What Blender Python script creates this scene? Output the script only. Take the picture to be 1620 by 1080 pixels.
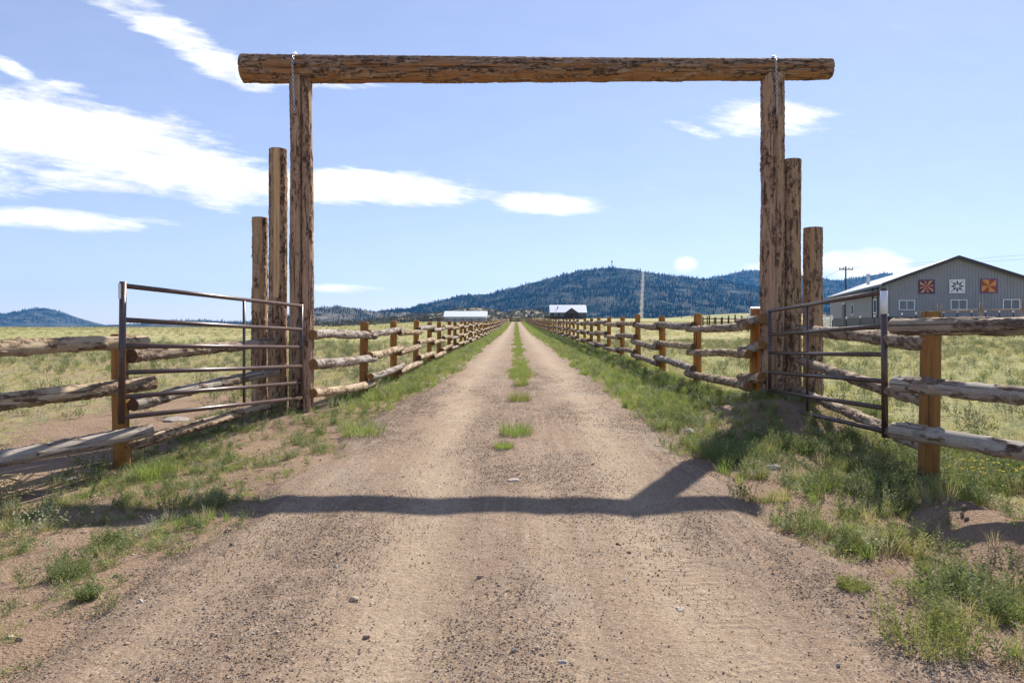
import bpy, math, random
import numpy as np
from mathutils import Vector, Matrix, Quaternion

for o in list(bpy.data.objects): bpy.data.objects.remove(o)
S = bpy.context.scene
COL = S.collection
R = math.radians
rng = np.random.default_rng(7)
random.seed(7)

# ------------------------------------------------------------------ camera
CAMH = 1.3
F = 1073.0            # focal length in photo pixels (photo is 1620 wide)
cam = bpy.data.cameras.new('camera'); camo = bpy.data.objects.new('camera', cam); COL.objects.link(camo)
camo.location = (0, 0, CAMH); camo.rotation_euler = (R(90), 0, 0)
cam.sensor_width = 36; cam.lens = 36*F/1620
cam.shift_x = -6/1620; cam.shift_y = -32/1620
cam.clip_start = .05; cam.clip_end = 40000
S.camera = camo

# ------------------------------------------------------------------ light
SUN_AZ, SUN_EL = 29.9, 41.6           # azimuth from +Y towards +X
S.view_settings.view_transform = 'Standard'; S.view_settings.look = 'None'
S.view_settings.exposure = 1.0; S.view_settings.gamma = 1
S.view_settings.use_curve_mapping = False
sl = bpy.data.lights.new('sun', 'SUN'); sl.energy = 4.3; sl.angle = R(.53); sl.color = (1, .94, .84)
so = bpy.data.objects.new('sun', sl); COL.objects.link(so)
sd = Vector((math.sin(R(SUN_AZ))*math.cos(R(SUN_EL)), math.cos(R(SUN_AZ))*math.cos(R(SUN_EL)), math.sin(R(SUN_EL))))
so.rotation_euler = sd.to_track_quat('Z', 'Y').to_euler(); so.location = sd*100

W = bpy.data.worlds.new('World'); S.world = W; W.use_nodes = True
wt = W.node_tree; wn = wt.nodes; wl = wt.links; wn.clear()
def wmath(op, a, b=None, clamp=False, c=None):
    n = wn.new('ShaderNodeMath'); n.operation = op; n.use_clamp = clamp
    for i, v in enumerate((a, b, c)):
        if v is None: continue
        if isinstance(v, (int, float)): n.inputs[i].default_value = v
        else: wl.new(v, n.inputs[i])
    return n.outputs[0]
sky = wn.new('ShaderNodeTexSky'); sky.sky_type = 'NISHITA'; sky.sun_disc = False
sky.sun_elevation = R(SUN_EL); sky.sun_rotation = R(SUN_AZ); sky.altitude = 1700
sky.air_density = 1.0; sky.dust_density = .5; sky.ozone_density = 1.6
bg = wn.new('ShaderNodeBackground'); bg.inputs[1].default_value = .15
gm_ = wn.new('ShaderNodeGamma'); gm_.inputs[1].default_value = .60; wl.new(sky.outputs[0], gm_.inputs[0])
tint = wn.new('ShaderNodeMix'); tint.data_type = 'RGBA'; tint.blend_type = 'MULTIPLY'; tint.inputs[0].default_value = 1
wl.new(gm_.outputs[0], tint.inputs[6]); tint.inputs[7].default_value = (.87, .90, 1.125, 1)
wl.new(tint.outputs[2], bg.inputs[0])
tc = wn.new('ShaderNodeTexCoord')
sep = wn.new('ShaderNodeSeparateXYZ'); wl.new(tc.outputs['Generated'], sep.inputs[0])
X, Y, Z = sep.outputs
# a cloud layer: patches in direction space with wind-torn fractal edges
yy = wmath('MAXIMUM', Y, .05)
U = wmath('DIVIDE', X, yy); V = wmath('DIVIDE', Z, yy)
comb = wn.new('ShaderNodeCombineXYZ'); wl.new(U, comb.inputs[0]); wl.new(wmath('MULTIPLY', V, 2.6), comb.inputs[1])
def wnoise(vec, scale, det=8, rough=.6, dist=0):
    n = wn.new('ShaderNodeTexNoise'); n.inputs['Scale'].default_value = scale; n.inputs['Detail'].default_value = det
    n.inputs['Roughness'].default_value = rough; n.inputs['Distortion'].default_value = dist
    wl.new(vec, n.inputs['Vector']); return n.outputs[0]
n1 = wnoise(comb.outputs[0], 6.5, 9, .62, .25)
comb3 = wn.new('ShaderNodeCombineXYZ'); wl.new(wmath('ADD', U, wmath('MULTIPLY', V, .9)), comb3.inputs[0]); wl.new(wmath('MULTIPLY', wmath('ADD', V, wmath('MULTIPLY', U, .14)), 5.5), comb3.inputs[1])
n2 = wnoise(comb3.outputs[0], 15, 9, .68, .3)
warp = wnoise(comb.outputs[0], 2.3, 3, .5)
nn = wmath('ADD', wmath('MULTIPLY', wmath('SUBTRACT', n1, .5), 3.1), wmath('MULTIPLY', wmath('SUBTRACT', n2, .5), 2.6))
def pu(px): return (px-816)/F
def pv(py): return (508-py)/F
CL = [  # centre px, centre py, radius px, radius py, tilt, weight
 (90,205,270,58,-.16,1.25), (270,262,210,50,-.24,1.25), (430,292,170,27,-.10,1.1), (600,296,175,26,-.07,1.2), (700,304,95,14,-.05,.8), (130,285,120,16,-.12,.5),
 (870,323,92,19,-.05,1.15), (80,347,170,17,-.05,1.1), (300,70,150,26,-.55,.9), (215,18,120,26,-.45,.75), (360,110,80,18,-.35,.85), (-200,240,260,70,-.05,.9),
 (25,112,55,12,-.5,.8), (90,142,70,16,-.1,.6), (1215,185,95,28,.02,.85), (1270,180,60,14,.05,.8), (1095,206,42,10,-.3,.5), (1370,420,76,26,-.05,1.5), (1322,413,36,18,.1,1.4), (1240,424,60,12,0,1.0), (1083,419,20,13,0,1.2),
 (530,456,60,7,-.03,.8), (500,132,90,7,-.05,.5), (60,160,120,14,-.1,.5)]
acc = None
for cx, cy, rx, ry, tilt, wgt in CL:
    du = wmath('SUBTRACT', U, pu(cx)); dv = wmath('SUBTRACT', V, pv(cy))
    c, s = math.cos(tilt), math.sin(tilt)
    a = wmath('ADD', wmath('MULTIPLY', du, c*F/rx), wmath('MULTIPLY', dv, s*F/rx))
    b = wmath('ADD', wmath('MULTIPLY', du, -s*F/ry), wmath('MULTIPLY', dv, c*F/ry))
    d = wmath('ADD', wmath('POWER', wmath('ABSOLUTE', a), 2), wmath('POWER', wmath('ABSOLUTE', b), 2))
    m = wmath('MULTIPLY', wmath('MAXIMUM', wmath('SUBTRACT', 1.25, d), -1.5), wgt)
    acc = m if acc is None else wmath('SMOOTH_MAX', acc, m, c=.25)
front = wmath('MULTIPLY', wmath('ADD', acc, nn), wmath('GREATER_THAN', Y, .06))
# the same broken cloud carries on all round on a high layer
zz = wmath('MAXIMUM', Z, .06)
comb2 = wn.new('ShaderNodeCombineXYZ'); wl.new(wmath('DIVIDE', X, zz), comb2.inputs[0]); wl.new(wmath('DIVIDE', Y, zz), comb2.inputs[1])
back = wmath('MULTIPLY', wmath('SUBTRACT', wnoise(comb2.outputs[0], .8, 8, .6, .3), .6), 3)
backm = wmath('MULTIPLY', back, wmath('LESS_THAN', Y, .06))
tot = wmath('MAXIMUM', front, backm)
alpha = wn.new('ShaderNodeMapRange'); alpha.interpolation_type = 'SMOOTHSTEP'
alpha.inputs['From Min'].default_value = -.25; alpha.inputs['From Max'].default_value = 1.45
wl.new(tot, alpha.inputs['Value'])
al = wmath('MULTIPLY', alpha.outputs[0], wmath('GREATER_THAN', Z, 0.0))
cbg = wn.new('ShaderNodeBackground'); cbg.inputs[0].default_value = (1, .995, .985, 1); cbg.inputs[1].default_value = .66
cshade = wn.new('ShaderNodeMapRange'); cshade.inputs['From Min'].default_value = .3; cshade.inputs['From Max'].default_value = .7; cshade.inputs['To Min'].default_value = .52; cshade.inputs['To Max'].default_value = .76
wl.new(wnoise(comb.outputs[0], 11, 6, .6, .2), cshade.inputs['Value']); wl.new(cshade.outputs[0], cbg.inputs[1])
mixw = wn.new('ShaderNodeMixShader'); wl.new(al, mixw.inputs[0]); wl.new(bg.outputs[0], mixw.inputs[1]); wl.new(cbg.outputs[0], mixw.inputs[2])
wo = wn.new('ShaderNodeOutputWorld'); wl.new(mixw.outputs[0], wo.inputs[0])

# ------------------------------------------------------------------ numpy noise
def _h(ix, iy, iz, seed):
    n = (ix.astype(np.int64)*374761393 + iy.astype(np.int64)*668265263 + iz.astype(np.int64)*2147483647 + seed*974634777) & 0xffffffff
    n = ((n ^ (n >> 13))*1274126177) & 0xffffffff
    n = ((n ^ (n >> 16))*2246822519) & 0xffffffff
    return ((n ^ (n >> 15)) & 0xffffff)/float(0xffffff)
def vn(x, y, z=None, seed=0):
    x = np.asarray(x, float); y = np.asarray(y, float)
    if z is None: z = np.zeros_like(x)
    x, y, z = np.broadcast_arrays(x, y, z)
    ix, iy, iz = np.floor(x), np.floor(y), np.floor(z)
    fx, fy, fz = x-ix, y-iy, z-iz
    fx = fx*fx*(3-2*fx); fy = fy*fy*(3-2*fy); fz = fz*fz*(3-2*fz)
    r = 0
    for a in (0, 1):
        for b in (0, 1):
            for c in (0, 1):
                w = (fx if a else 1-fx)*(fy if b else 1-fy)*(fz if c else 1-fz)
                r = r + w*_h(ix+a, iy+b, iz+c, seed)
    return r
def fbm(x, y, z=None, oc=4, seed=0, gain=.5):
    x = np.asarray(x, float); y = np.asarray(y, float)
    t = 0; amp = 1; tot = 0; f = 1.0
    for i in range(oc):
        t = t + amp*vn(x*f+i*17.3, y*f+i*9.1, None if z is None else np.asarray(z, float)*f+i*5.7, seed+i)
        tot += amp; amp *= gain; f *= 2.03
    return t/tot
def sm(a, b, x):
    t = np.clip((np.asarray(x, float)-a)/(b-a), 0, 1); return t*t*(3-2*t)

# ------------------------------------------------------------------ helpers
def mesh_from(name, v, f, smooth=False):
    me = bpy.data.meshes.new(name); me.from_pydata([tuple(p) for p in v], [], f)
    if smooth: me.polygons.foreach_set('use_smooth', [True]*len(me.polygons))
    me.update(); return me
def grid_mesh(name, P, smooth=True):
    """P: (ny,nx,3) array"""
    ny, nx, _ = P.shape
    me = bpy.data.meshes.new(name)
    i = np.arange(ny*nx).reshape(ny, nx)
    q = np.stack([i[:-1, :-1], i[:-1, 1:], i[1:, 1:], i[1:, :-1]], -1).reshape(-1, 4)
    me.vertices.add(ny*nx); me.vertices.foreach_set('co', P.reshape(-1))
    me.loops.add(q.size); me.loops.foreach_set('vertex_index', q.reshape(-1).astype(np.int32))
    me.polygons.add(len(q)); me.polygons.foreach_set('loop_start', np.arange(0, q.size, 4, dtype=np.int32))
    me.polygons.foreach_set('loop_total', np.full(len(q), 4, np.int32))
    me.polygons.foreach_set('use_smooth', np.full(len(q), smooth))
    me.update(calc_edges=True); me.validate(); return me
def fattr(me, name, arr):
    a = me.attributes.new(name, 'FLOAT', 'POINT'); a.data.foreach_set('value', np.ascontiguousarray(arr, np.float32).reshape(-1))
class MB:
    def __init__(s): s.v = []; s.f = []; s.s = []
    def add(s, v, f, smooth=False):
        o = len(s.v); s.v += [Vector(p) for p in v]; s.f += [[i+o for i in q] for q in f]; s.s += [smooth]*len(f); return s
    def box(s, c, d, rz=0, M=None):
        hx, hy, hz = d[0]/2, d[1]/2, d[2]/2
        P = [Vector((x, y, z)) for x in (-hx, hx) for y in (-hy, hy) for z in (-hz, hz)]
        if M is None: M = Matrix.Rotation(rz, 3, 'Z')
        return s.add([M @ p + Vector(c) for p in P], [(0,1,3,2),(4,6,7,5),(0,4,5,1),(2,3,7,6),(0,2,6,4),(1,5,7,3)])
    def tube(s, pts, r, n=8, caps=True):
        pts = [Vector(p) for p in pts]; rs = r if isinstance(r, (list, tuple)) else [r]*len(pts)
        V = []; Fc = []
        for k, p in enumerate(pts):
            d = (pts[min(k+1, len(pts)-1)]-pts[max(k-1, 0)]).normalized()
            a = d.cross(Vector((0, 0, 1)) if abs(d.z) < .9 else Vector((1, 0, 0))).normalized(); b = d.cross(a)
            V += [p+(a*math.cos(t)+b*math.sin(t))*rs[k] for t in [2*math.pi*i/n for i in range(n)]]
        for k in range(len(pts)-1):
            for i in range(n):
                j = (i+1) % n; Fc.append((k*n+i, k*n+j, (k+1)*n+j, (k+1)*n+i))
        s.add(V, Fc, True)
        if caps:
            o = len(s.v)-len(V); s.f += [[o+i for i in range(n)][::-1], [len(s.v)-n+i for i in range(n)]]; s.s += [False, False]
        return s
    def prism(s, poly, y0, y1, M=None):
        n = len(poly); P = [Vector((p[0], y0, p[1])) for p in poly]+[Vector((p[0], y1, p[1])) for p in poly]
        if M is not None: P = [M @ p for p in P]
        return s.add(P, [list(range(n)), list(range(n, 2*n))[::-1]]+[(i, i+n, (i+1) % n+n, (i+1) % n) for i in range(n)])
    def mesh(s, name, off=Vector((0, 0, 0))):
        me = bpy.data.meshes.new(name); me.from_pydata([tuple(p-off) for p in s.v], [], s.f)
        me.polygons.foreach_set('use_smooth', s.s); me.update()
        return me
WL = {}
def wloc(o): return WL.get(o.name, Vector((0, 0, 0)))
def tag(o, label=None, cat=None, group=None, kind=None):
    if label: o['label'] = label
    if cat: o['category'] = cat
    if group: o['group'] = group
    if kind: o['kind'] = kind
    return o
def empty(name, loc, label, cat, group=None):
    o = bpy.data.objects.new(name, None); COL.objects.link(o); o.location = loc; o.empty_display_size = .2
    WL[o.name] = Vector(loc); return tag(o, label, cat, group)
def link(name, me, mat=None, parent=None, loc=(0, 0, 0), quat=None):
    """loc in world space; parents are never rotated"""
    o = bpy.data.objects.new(name, me); COL.objects.link(o)
    if mat is not None and len(me.materials) == 0:
        for m in (mat if isinstance(mat, (list, tuple)) else [mat]): me.materials.append(m)
    WL[o.name] = Vector(loc)
    if parent is not None:
        o.parent = parent; o.location = Vector(loc)-wloc(parent)
    else: o.location = loc
    if quat is not None: o.rotation_mode = 'QUATERNION'; o.rotation_quaternion = quat
    return o
def part(name, mb, mat, parent=None, loc=None):
    """mb holds world coordinates"""
    if loc is None:
        loc = sum(mb.v, Vector((0, 0, 0)))/max(1, len(mb.v))
    return link(name, mb.mesh(name, Vector(loc)), mat, parent, loc)

# ------------------------------------------------------------------ materials
class NT:
    def __init__(s, name):
        s.m = bpy.data.materials.new(name); s.m.use_nodes = True; s.t = s.m.node_tree; s.n = s.t.nodes; s.l = s.t.links
        s.n.clear(); s.out = s.n.new('ShaderNodeOutputMaterial'); s.b = s.n.new('ShaderNodeBsdfPrincipled')
        s.l.new(s.b.outputs[0], s.out.inputs[0]); s.b.inputs['Roughness'].default_value = .8
        s.b.inputs['Specular IOR Level'].default_value = .25
    def put(s, sock, v):
        if isinstance(v, (int, float)): sock.default_value = v
        elif isinstance(v, (tuple, list)): sock.default_value = tuple(v) if len(v) == len(sock.default_value) else (*v, 1)
        else: s.l.new(v, sock)
    def attr(s, name): n = s.n.new('ShaderNodeAttribute'); n.attribute_name = name; return n.outputs['Fac']
    def obj(s, scale=(1, 1, 1), rand=True):
        t = s.n.new('ShaderNodeTexCoord').outputs['Object']
        mp = s.n.new('ShaderNodeMapping'); mp.inputs['Scale'].default_value = scale; s.l.new(t, mp.inputs['Vector'])
        if rand:
            oi = s.n.new('ShaderNodeObjectInfo'); mul = s.n.new('ShaderNodeVectorMath'); mul.operation = 'SCALE'
            cmb = s.n.new('ShaderNodeCombineXYZ')
            for i in range(3): s.l.new(oi.outputs['Random'], cmb.inputs[i])
            s.l.new(cmb.outputs[0], mul.inputs[0]); mul.inputs['Scale'].default_value = 37.0
            s.l.new(mul.outputs[0], mp.inputs['Location'])
        return mp.outputs[0]
    def rand(s): return s.n.new('ShaderNodeObjectInfo').outputs['Random']
    def noise(s, vec, scale, det=4, rough=.55, dist=0):
        n = s.n.new('ShaderNodeTexNoise'); s.put(n.inputs['Scale'], scale); n.inputs['Detail'].default_value = det
        n.inputs['Roughness'].default_value = rough; n.inputs['Distortion'].default_value = dist
        s.l.new(vec, n.inputs['Vector']); return n.outputs[0]
    def vor(s, vec, scale, feat='F1', out='Distance', rnd=1):
        n = s.n.new('ShaderNodeTexVoronoi'); n.feature = feat; n.inputs['Scale'].default_value = scale; n.inputs['Randomness'].default_value = rnd
        s.l.new(vec, n.inputs['Vector']); return n.outputs[out]
    def math(s, op, a, b=None, clamp=False):
        n = s.n.new('ShaderNodeMath'); n.operation = op; n.use_clamp = clamp
        s.put(n.inputs[0], a)
        if b is not None: s.put(n.inputs[1], b)
        return n.outputs[0]
    def rng(s, v, a, b, c=0, d=1):
        n = s.n.new('ShaderNodeMapRange'); n.interpolation_type = 'SMOOTHSTEP'
        s.put(n.inputs['Value'], v)
        for k, q in zip(('From Min', 'From Max', 'To Min', 'To Max'), (a, b, c, d)): n.inputs[k].default_value = q
        return n.outputs[0]
    def mix(s, f, a, b):
        n = s.n.new('ShaderNodeMix'); n.data_type = 'RGBA'; s.put(n.inputs[0], f)
        s.put(n.inputs[6], a); s.put(n.inputs[7], b); return n.outputs[2]
    def ramp(s, v, stops):
        n = s.n.new('ShaderNodeValToRGB'); s.l.new(v, n.inputs[0]); e = n.color_ramp.elements
        while len(e) < len(stops): e.new(.5)
        for q, (p, c) in zip(e, stops): q.position = p; q.color = (*c, 1)
        return n.outputs[0]
    def bump(s, h, st=.5, dist=.01):
        n = s.n.new('ShaderNodeBump'); n.inputs['Strength'].default_value = st; n.inputs['Distance'].default_value = dist
        s.l.new(h, n.inputs['Height']); s.l.new(n.outputs[0], s.b.inputs['Normal'])
    def col(s, c): s.put(s.b.inputs['Base Color'], c); return s
    def set(s, **k):
        for a, v in k.items(): s.put(s.b.inputs[a.replace('_', ' ')], v)
        return s

def plain(name, c, rough=.6, metal=0, var=.12, spec=.3, scale=6):
    t = NT(name); v = t.obj(rand=False); n = t.noise(v, scale, 5, .6)
    t.col(t.mix(t.rng(n, .3, .7), tuple(x*(1-var) for x in c), tuple(min(1, x*(1+var)) for x in c)))
    t.set(Roughness=rough, Metallic=metal, Specular_IOR_Level=spec); return t.m

def log_mat(name, wood, wood2, bark, bark2, fleck=.5):
    t = NT(name); o = t.obj(); ox = t.obj((14, 14, 1.1)); b = t.attr('bark')
    streak = t.noise(ox, 2.2, 6, .65); blot = t.noise(o, 7, 4, .6); fine = t.noise(o, 45, 6, .75); cell = t.vor(t.obj((1, 1, .45)), 22)
    w = t.mix(t.rng(streak, .3, .7), wood, wood2)
    w = t.mix(t.rng(blot, .52, .72, 0, .6), w, tuple(x*.5 for x in wood2))
    kn = t.vor(t.obj((1, 1, .6)), 5.5)
    w = t.mix(t.rng(kn, .14, .05, 0, .85), w, tuple(x*.22 for x in wood))
    w = t.mix(t.rng(fine, .35, .75, .35, 0), w, tuple(x*.35 for x in bark2))
    chk = t.noise(t.obj((26, 26, .55)), 1.5, 4, .55)
    w = t.mix(t.rng(chk, .375, .335, 0, .9), w, tuple(x*.16 for x in wood))
    fl = t.vor(t.obj((1, 1, .55)), 28, out='Color'); sepc = t.n.new('ShaderNodeSeparateColor'); t.l.new(fl, sepc.inputs[0])
    plate = t.noise(t.obj((1, 1, .17)), 24, 6, .68, .5)
    bk = t.mix(t.rng(t.math('ADD', plate, t.math('MULTIPLY', t.math('SUBTRACT', sepc.outputs[0], .5), .16)), .40, .62), tuple(x*.8 for x in bark), bark2)
    bk = t.mix(t.rng(fine, .46, .74, 0, .7), bk, tuple(x*.3 for x in bark))
    bk = t.mix(t.math('MULTIPLY', t.rng(t.noise(o, 16, 5, .65), .52, .66), fleck), bk, wood)
    w_ = t.mix(t.rng(streak, .3, .7), (.66,.42,.22), (.52,.32,.16))
    t.col(t.mix(t.attr('peel'), t.mix(t.rng(t.math('ADD', b, t.math('MULTIPLY', t.math('SUBTRACT', fine, .5), .6)), .35, .6), w, bk), w_))
    hh = t.math('ADD', t.math('MULTIPLY', t.math('SUBTRACT', t.noise(o, 34, 5, .7), t.math('MULTIPLY', cell, .8)), b), t.math('MULTIPLY', streak, .35))
    t.bump(t.math('ADD', hh, t.rng(chk, .34, .40, 0, .6)), 1.0, .02); t.set(Roughness=.85, Specular_IOR_Level=.15); return t.m
def end_mat(name, c1, c2):
    t = NT(name); o = t.obj(rand=False); s = t.n.new('ShaderNodeSeparateXYZ'); t.l.new(o, s.inputs[0])
    r = t.math('SQRT', t.math('ADD', t.math('POWER', t.math('ABSOLUTE', s.outputs[0]), 2), t.math('POWER', t.math('ABSOLUTE', s.outputs[1]), 2)))
    ring = t.math('SINE', t.math('ADD', t.math('MULTIPLY', r, 520), t.math('MULTIPLY', t.noise(o, 9), 9)))
    c = t.mix(t.rng(ring, -.6, .8), c1, c2); c = t.mix(t.rng(t.noise(o, 22, 5), .4, .75, 0, .6), c, tuple(x*.4 for x in c1))
    t.col(c).set(Roughness=.9, Specular_IOR_Level=.1); return t.m

M = {}
M['log_warm'] = log_mat('log_warm', (.56,.36,.20), (.38,.24,.14), (.13,.08,.055), (.47,.30,.20), .6)
M['log_arch'] = log_mat('log_arch', (.55,.37,.245), (.37,.225,.14), (.12,.072,.05), (.45,.28,.19), .6)
M['log_beam'] = log_mat('log_beam', (.42,.215,.10), (.28,.135,.062), (.10,.062,.044), (.42,.28,.195), .65)
M['log_pale'] = log_mat('log_pale', (.56,.44,.30), (.44,.325,.21), (.19,.125,.08), (.43,.31,.20), .6)
M['log_grey'] = log_mat('log_grey', (.46,.415,.36), (.33,.285,.24), (.16,.115,.088), (.35,.265,.20), .5)
M['log_tan'] = log_mat('log_tan', (.44,.345,.255), (.31,.235,.17), (.16,.11,.08), (.34,.25,.18), .5)
M['end_warm'] = end_mat('end_warm', (.34,.18,.075), (.24,.12,.05))
M['end_dark'] = end_mat('end_dark', (.16,.09,.05), (.1,.055,.033))
def post_mat():
    t = NT('treated_post'); o = t.obj((12, 12, .8)); st = t.noise(o, 2, 6, .65); f = t.noise(t.obj(), 9, 4)
    c = t.mix(t.rng(st, .3, .7), (.45,.215,.055), (.27,.118,.03)); c = t.mix(t.rng(f, .5, .75, 0, .6), c, (.13,.06,.02))
    cr = t.noise(t.obj((22, 22, .5)), 2.2, 3); c = t.mix(t.rng(cr, .36, .31), c, (.035,.018,.01))
    oi = t.rand(); c = t.mix(t.math('MULTIPLY', t.rng(oi, .45, 1), .5), c, (.13,.075,.035))
    t.col(c).bump(t.math('ADD', st, cr), .5, .006); t.set(Roughness=.75, Specular_IOR_Level=.2); return t.m
M['post'] = post_mat()
def steel():
    t = NT('brown_gate_steel'); n = t.noise(t.obj(), 9, 6, .7)
    t.col(t.mix(t.rng(n, .45, .75), (.085,.052,.044), (.14,.09,.075))).set(Roughness=.34, Specular_IOR_Level=.6, Metallic=.25)
    t.bump(t.noise(t.obj(), 60, 3), .08, .002); return t.m
M['steel'] = steel()
M['tape'] = plain('white_reflective_tape', (.74,.75,.78), .35, 0, .06)
M['chain'] = plain('galvanised_chain', (.62,.64,.68), .3, .85, .1)
M['bolt'] = plain('dull_bolt_steel', (.28,.27,.27), .4, .8)

# ------------------------------------------------------------------ terrain shape
def H(x, y):
    x = np.asarray(x, float); y = np.asarray(y, float); x, y = np.broadcast_arrays(x, y)
    u = x/(np.maximum(y, 0)+20)
    off = sm(1.7, 2.6, np.abs(x-.0))
    z = .07*(fbm(x*.22, y*.22, oc=3, seed=3)-.5)*off + .035*(fbm(x*1.4, y*1.4, oc=3, seed=5)-.5)*off*(1-sm(40, 90, y))
    z = z+.022*(fbm(x*5, y*5, oc=3, seed=6)-.5)*off*(1-sm(14, 30, y))
    z = z+.10*sm(2.2, 3.2, x)*sm(5.5, 8.5, y)-.04*sm(1.9, 2.7, -x)
    z = z-.10*sm(3.2, 3.7, -x)*(1-sm(7.5, 9, y))
    z = z+.16*np.exp(-((x-3.35)/.8)**2-((y-8.7)/.85)**2)+.09*np.exp(-((x+3.0)/.8)**2-((y-9.1)/.9)**2)
    z = z+.10*(fbm(x*3.1, y*3.1, oc=4, seed=12)-.5)*np.clip(np.exp(-((x-3.1)/1.2)**4-((y-8.2)/1.5)**4)+.6*np.exp(-((x+2.9)/.9)**4-((y-8.6)/1.2)**4)+.55*(np.abs(x) > 2.0)*(y < 7), 0, 1)*sm(1.9, 2.5, np.abs(x))
    wr = 2.62+.12*np.sin(y*1.3)+.1*(vn(y*1.7, y*0+4)-.5)                     # windrow of scraped soil by the right fence
    z = z+(.17*np.exp(-((x-wr-.42)/.20)**2)-.07*np.exp(-((x-wr)/.26)**2))*(1-sm(4.2, 5.2, y))*(.6+.8*vn(y*2.1, y*0+9))
    rise = sm(-.28, -.1, u)
    z = z+rise*(.9*sm(60, 230, y)+1.6*sm(222, 300, y)*sm(-.06, 0, u))
    z = z+.7*sm(22, 56, y)*sm(.3, .48, u)
    z = z-sm(-.12, -.3, u)*np.minimum(.0112*np.maximum(0, y-150), 44)
    z = z+sm(40, 120, y)*(.35*(fbm(x*.02, y*.02, oc=3, seed=8)-.5))*(np.abs(x) > 5)*sm(5, 14, np.abs(x))
    return z
def Hs(x, y): return float(H(x, y))
def road_edge(y, side):
    y = np.asarray(y, float)
    e = (1.93 if side < 0 else 1.80)+.22*(fbm(y*.9, y*0+side*7, oc=3, seed=21)-.5)*2
    if side < 0: e = e-.30*sm(8, 16, y)
    return e

# ground materials -------------------------------------------------
def ground_mat():
    t = NT('field_soil_and_turf'); o = t.obj(rand=False); g = t.attr('turf'); d = t.attr('dry')
    n1 = t.noise(o, 1.3, 6, .65); n2 = t.noise(o, 9, 5, .65); n3 = t.noise(o, 70, 4, .7); nb = t.noise(o, .11, 5, .6)
    soil = t.mix(t.rng(n1, .35, .65), (.31,.21,.14), (.23,.15,.10))
    soil = t.mix(t.rng(n3, .42, .72), soil, (.38,.28,.20)); soil = t.mix(t.rng(t.noise(o, 130, 3), .58, .72, 0, .8), soil, (.08,.055,.04))
    green = t.mix(t.rng(n2, .3, .7), (.23,.23,.09), (.34,.315,.14)); straw = t.mix(n3, (.42,.35,.19), (.34,.30,.15))
    tf = t.mix(t.rng(t.math('ADD', t.math('MULTIPLY', t.math('SUBTRACT', nb, .5), 1.6), d), .25, .8), green, straw)
    cov = t.math('ADD', g, t.math('ADD', t.math('MULTIPLY', t.math('SUBTRACT', n1, .5), .8), t.math('MULTIPLY', t.math('SUBTRACT', n2, .5), .8)))
    t.col(t.mix(t.rng(cov, .38, .66), soil, tf))
    t.bump(t.math('ADD', t.math('MULTIPLY', n2, 1.2), t.math('ADD', n3, t.noise(o, 30, 4))), .8, .03)
    t.set(Roughness=.95, Specular_IOR_Level=.08); return t.m
def road_mat():
    t = NT('gravel_and_packed_dirt'); o = t.obj(rand=False); rut = t.attr('rut')
    n1 = t.noise(o, .7, 6, .62); n2 = t.noise(o, 5, 6, .68); n3 = t.noise(o, 30, 6, .72); gr = t.noise(o, 105, 4, .7); st = t.noise(t.obj((5.5, .22, 1), rand=False), 1.6, 6, .62); st2 = t.noise(t.obj((16, .6, 1), rand=False), 1.3, 5, .65)
    base = t.mix(t.rng(n1, .35, .66), (.285,.20,.136), (.22,.152,.104))
    base = t.mix(t.rng(n2, .42, .68, 0, .7), base, (.345,.255,.18))
    base = t.mix(t.rng(st, .46, .62, 0, .75), base, (.195,.137,.097))
    smooth = t.mix(t.rng(n2, .3, .7), (.425,.33,.23), (.34,.258,.178))
    c = t.mix(t.math('MULTIPLY', rut, t.rng(t.math('ADD', n1, t.math('MULTIPLY', st, .6)), .5, .95, .35, 1)), base, smooth)
    c = t.mix(t.rng(t.noise(t.obj((1, .5, 1), rand=False), .9, 5, .6), .54, .68, 0, .55), c, (.27,.235,.195))
    c = t.mix(t.rng(st2, .5, .68, 0, .5), c, (.405,.32,.235))
    c = t.mix(t.math('MULTIPLY', t.rng(gr, .50, .66), t.math('SUBTRACT', .9, t.math('MULTIPLY', rut, .45))), c, (.115,.08,.06))
    c = t.mix(t.rng(gr, .44, .32, 0, .8), c, (.58,.48,.38))
    c = t.mix(t.rng(n3, .34, .5, .5, 0), c, (.18,.12,.085)); t.col(c)
    # tyre lugs pressed into the softer wheel tracks
    w = t.n.new('ShaderNodeTexWave'); w.wave_type = 'BANDS'; w.bands_direction = 'Y'
    w.inputs['Scale'].default_value = 5.2; w.inputs['Distortion'].default_value = 5; w.inputs['Detail'].default_value = 3; w.inputs['Detail Scale'].default_value = 2.2
    t.l.new(t.obj(rand=False), w.inputs['Vector'])
    tread = t.math('MULTIPLY', w.outputs['Fac'], t.math('MULTIPLY', t.attr('tread'), t.rng(n2, .4, .65, 0, .5)))
    h = t.math('ADD', t.math('ADD', t.math('MULTIPLY', gr, .35), t.math('MULTIPLY', n3, 1.0)), t.math('ADD', tread, t.math('MULTIPLY', n2, 1.2)))
    t.bump(h, .75, .022); t.set(Roughness=.95, Specular_IOR_Level=.08); return t.m
M['ground'] = ground_mat(); M['road'] = road_mat()

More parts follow.
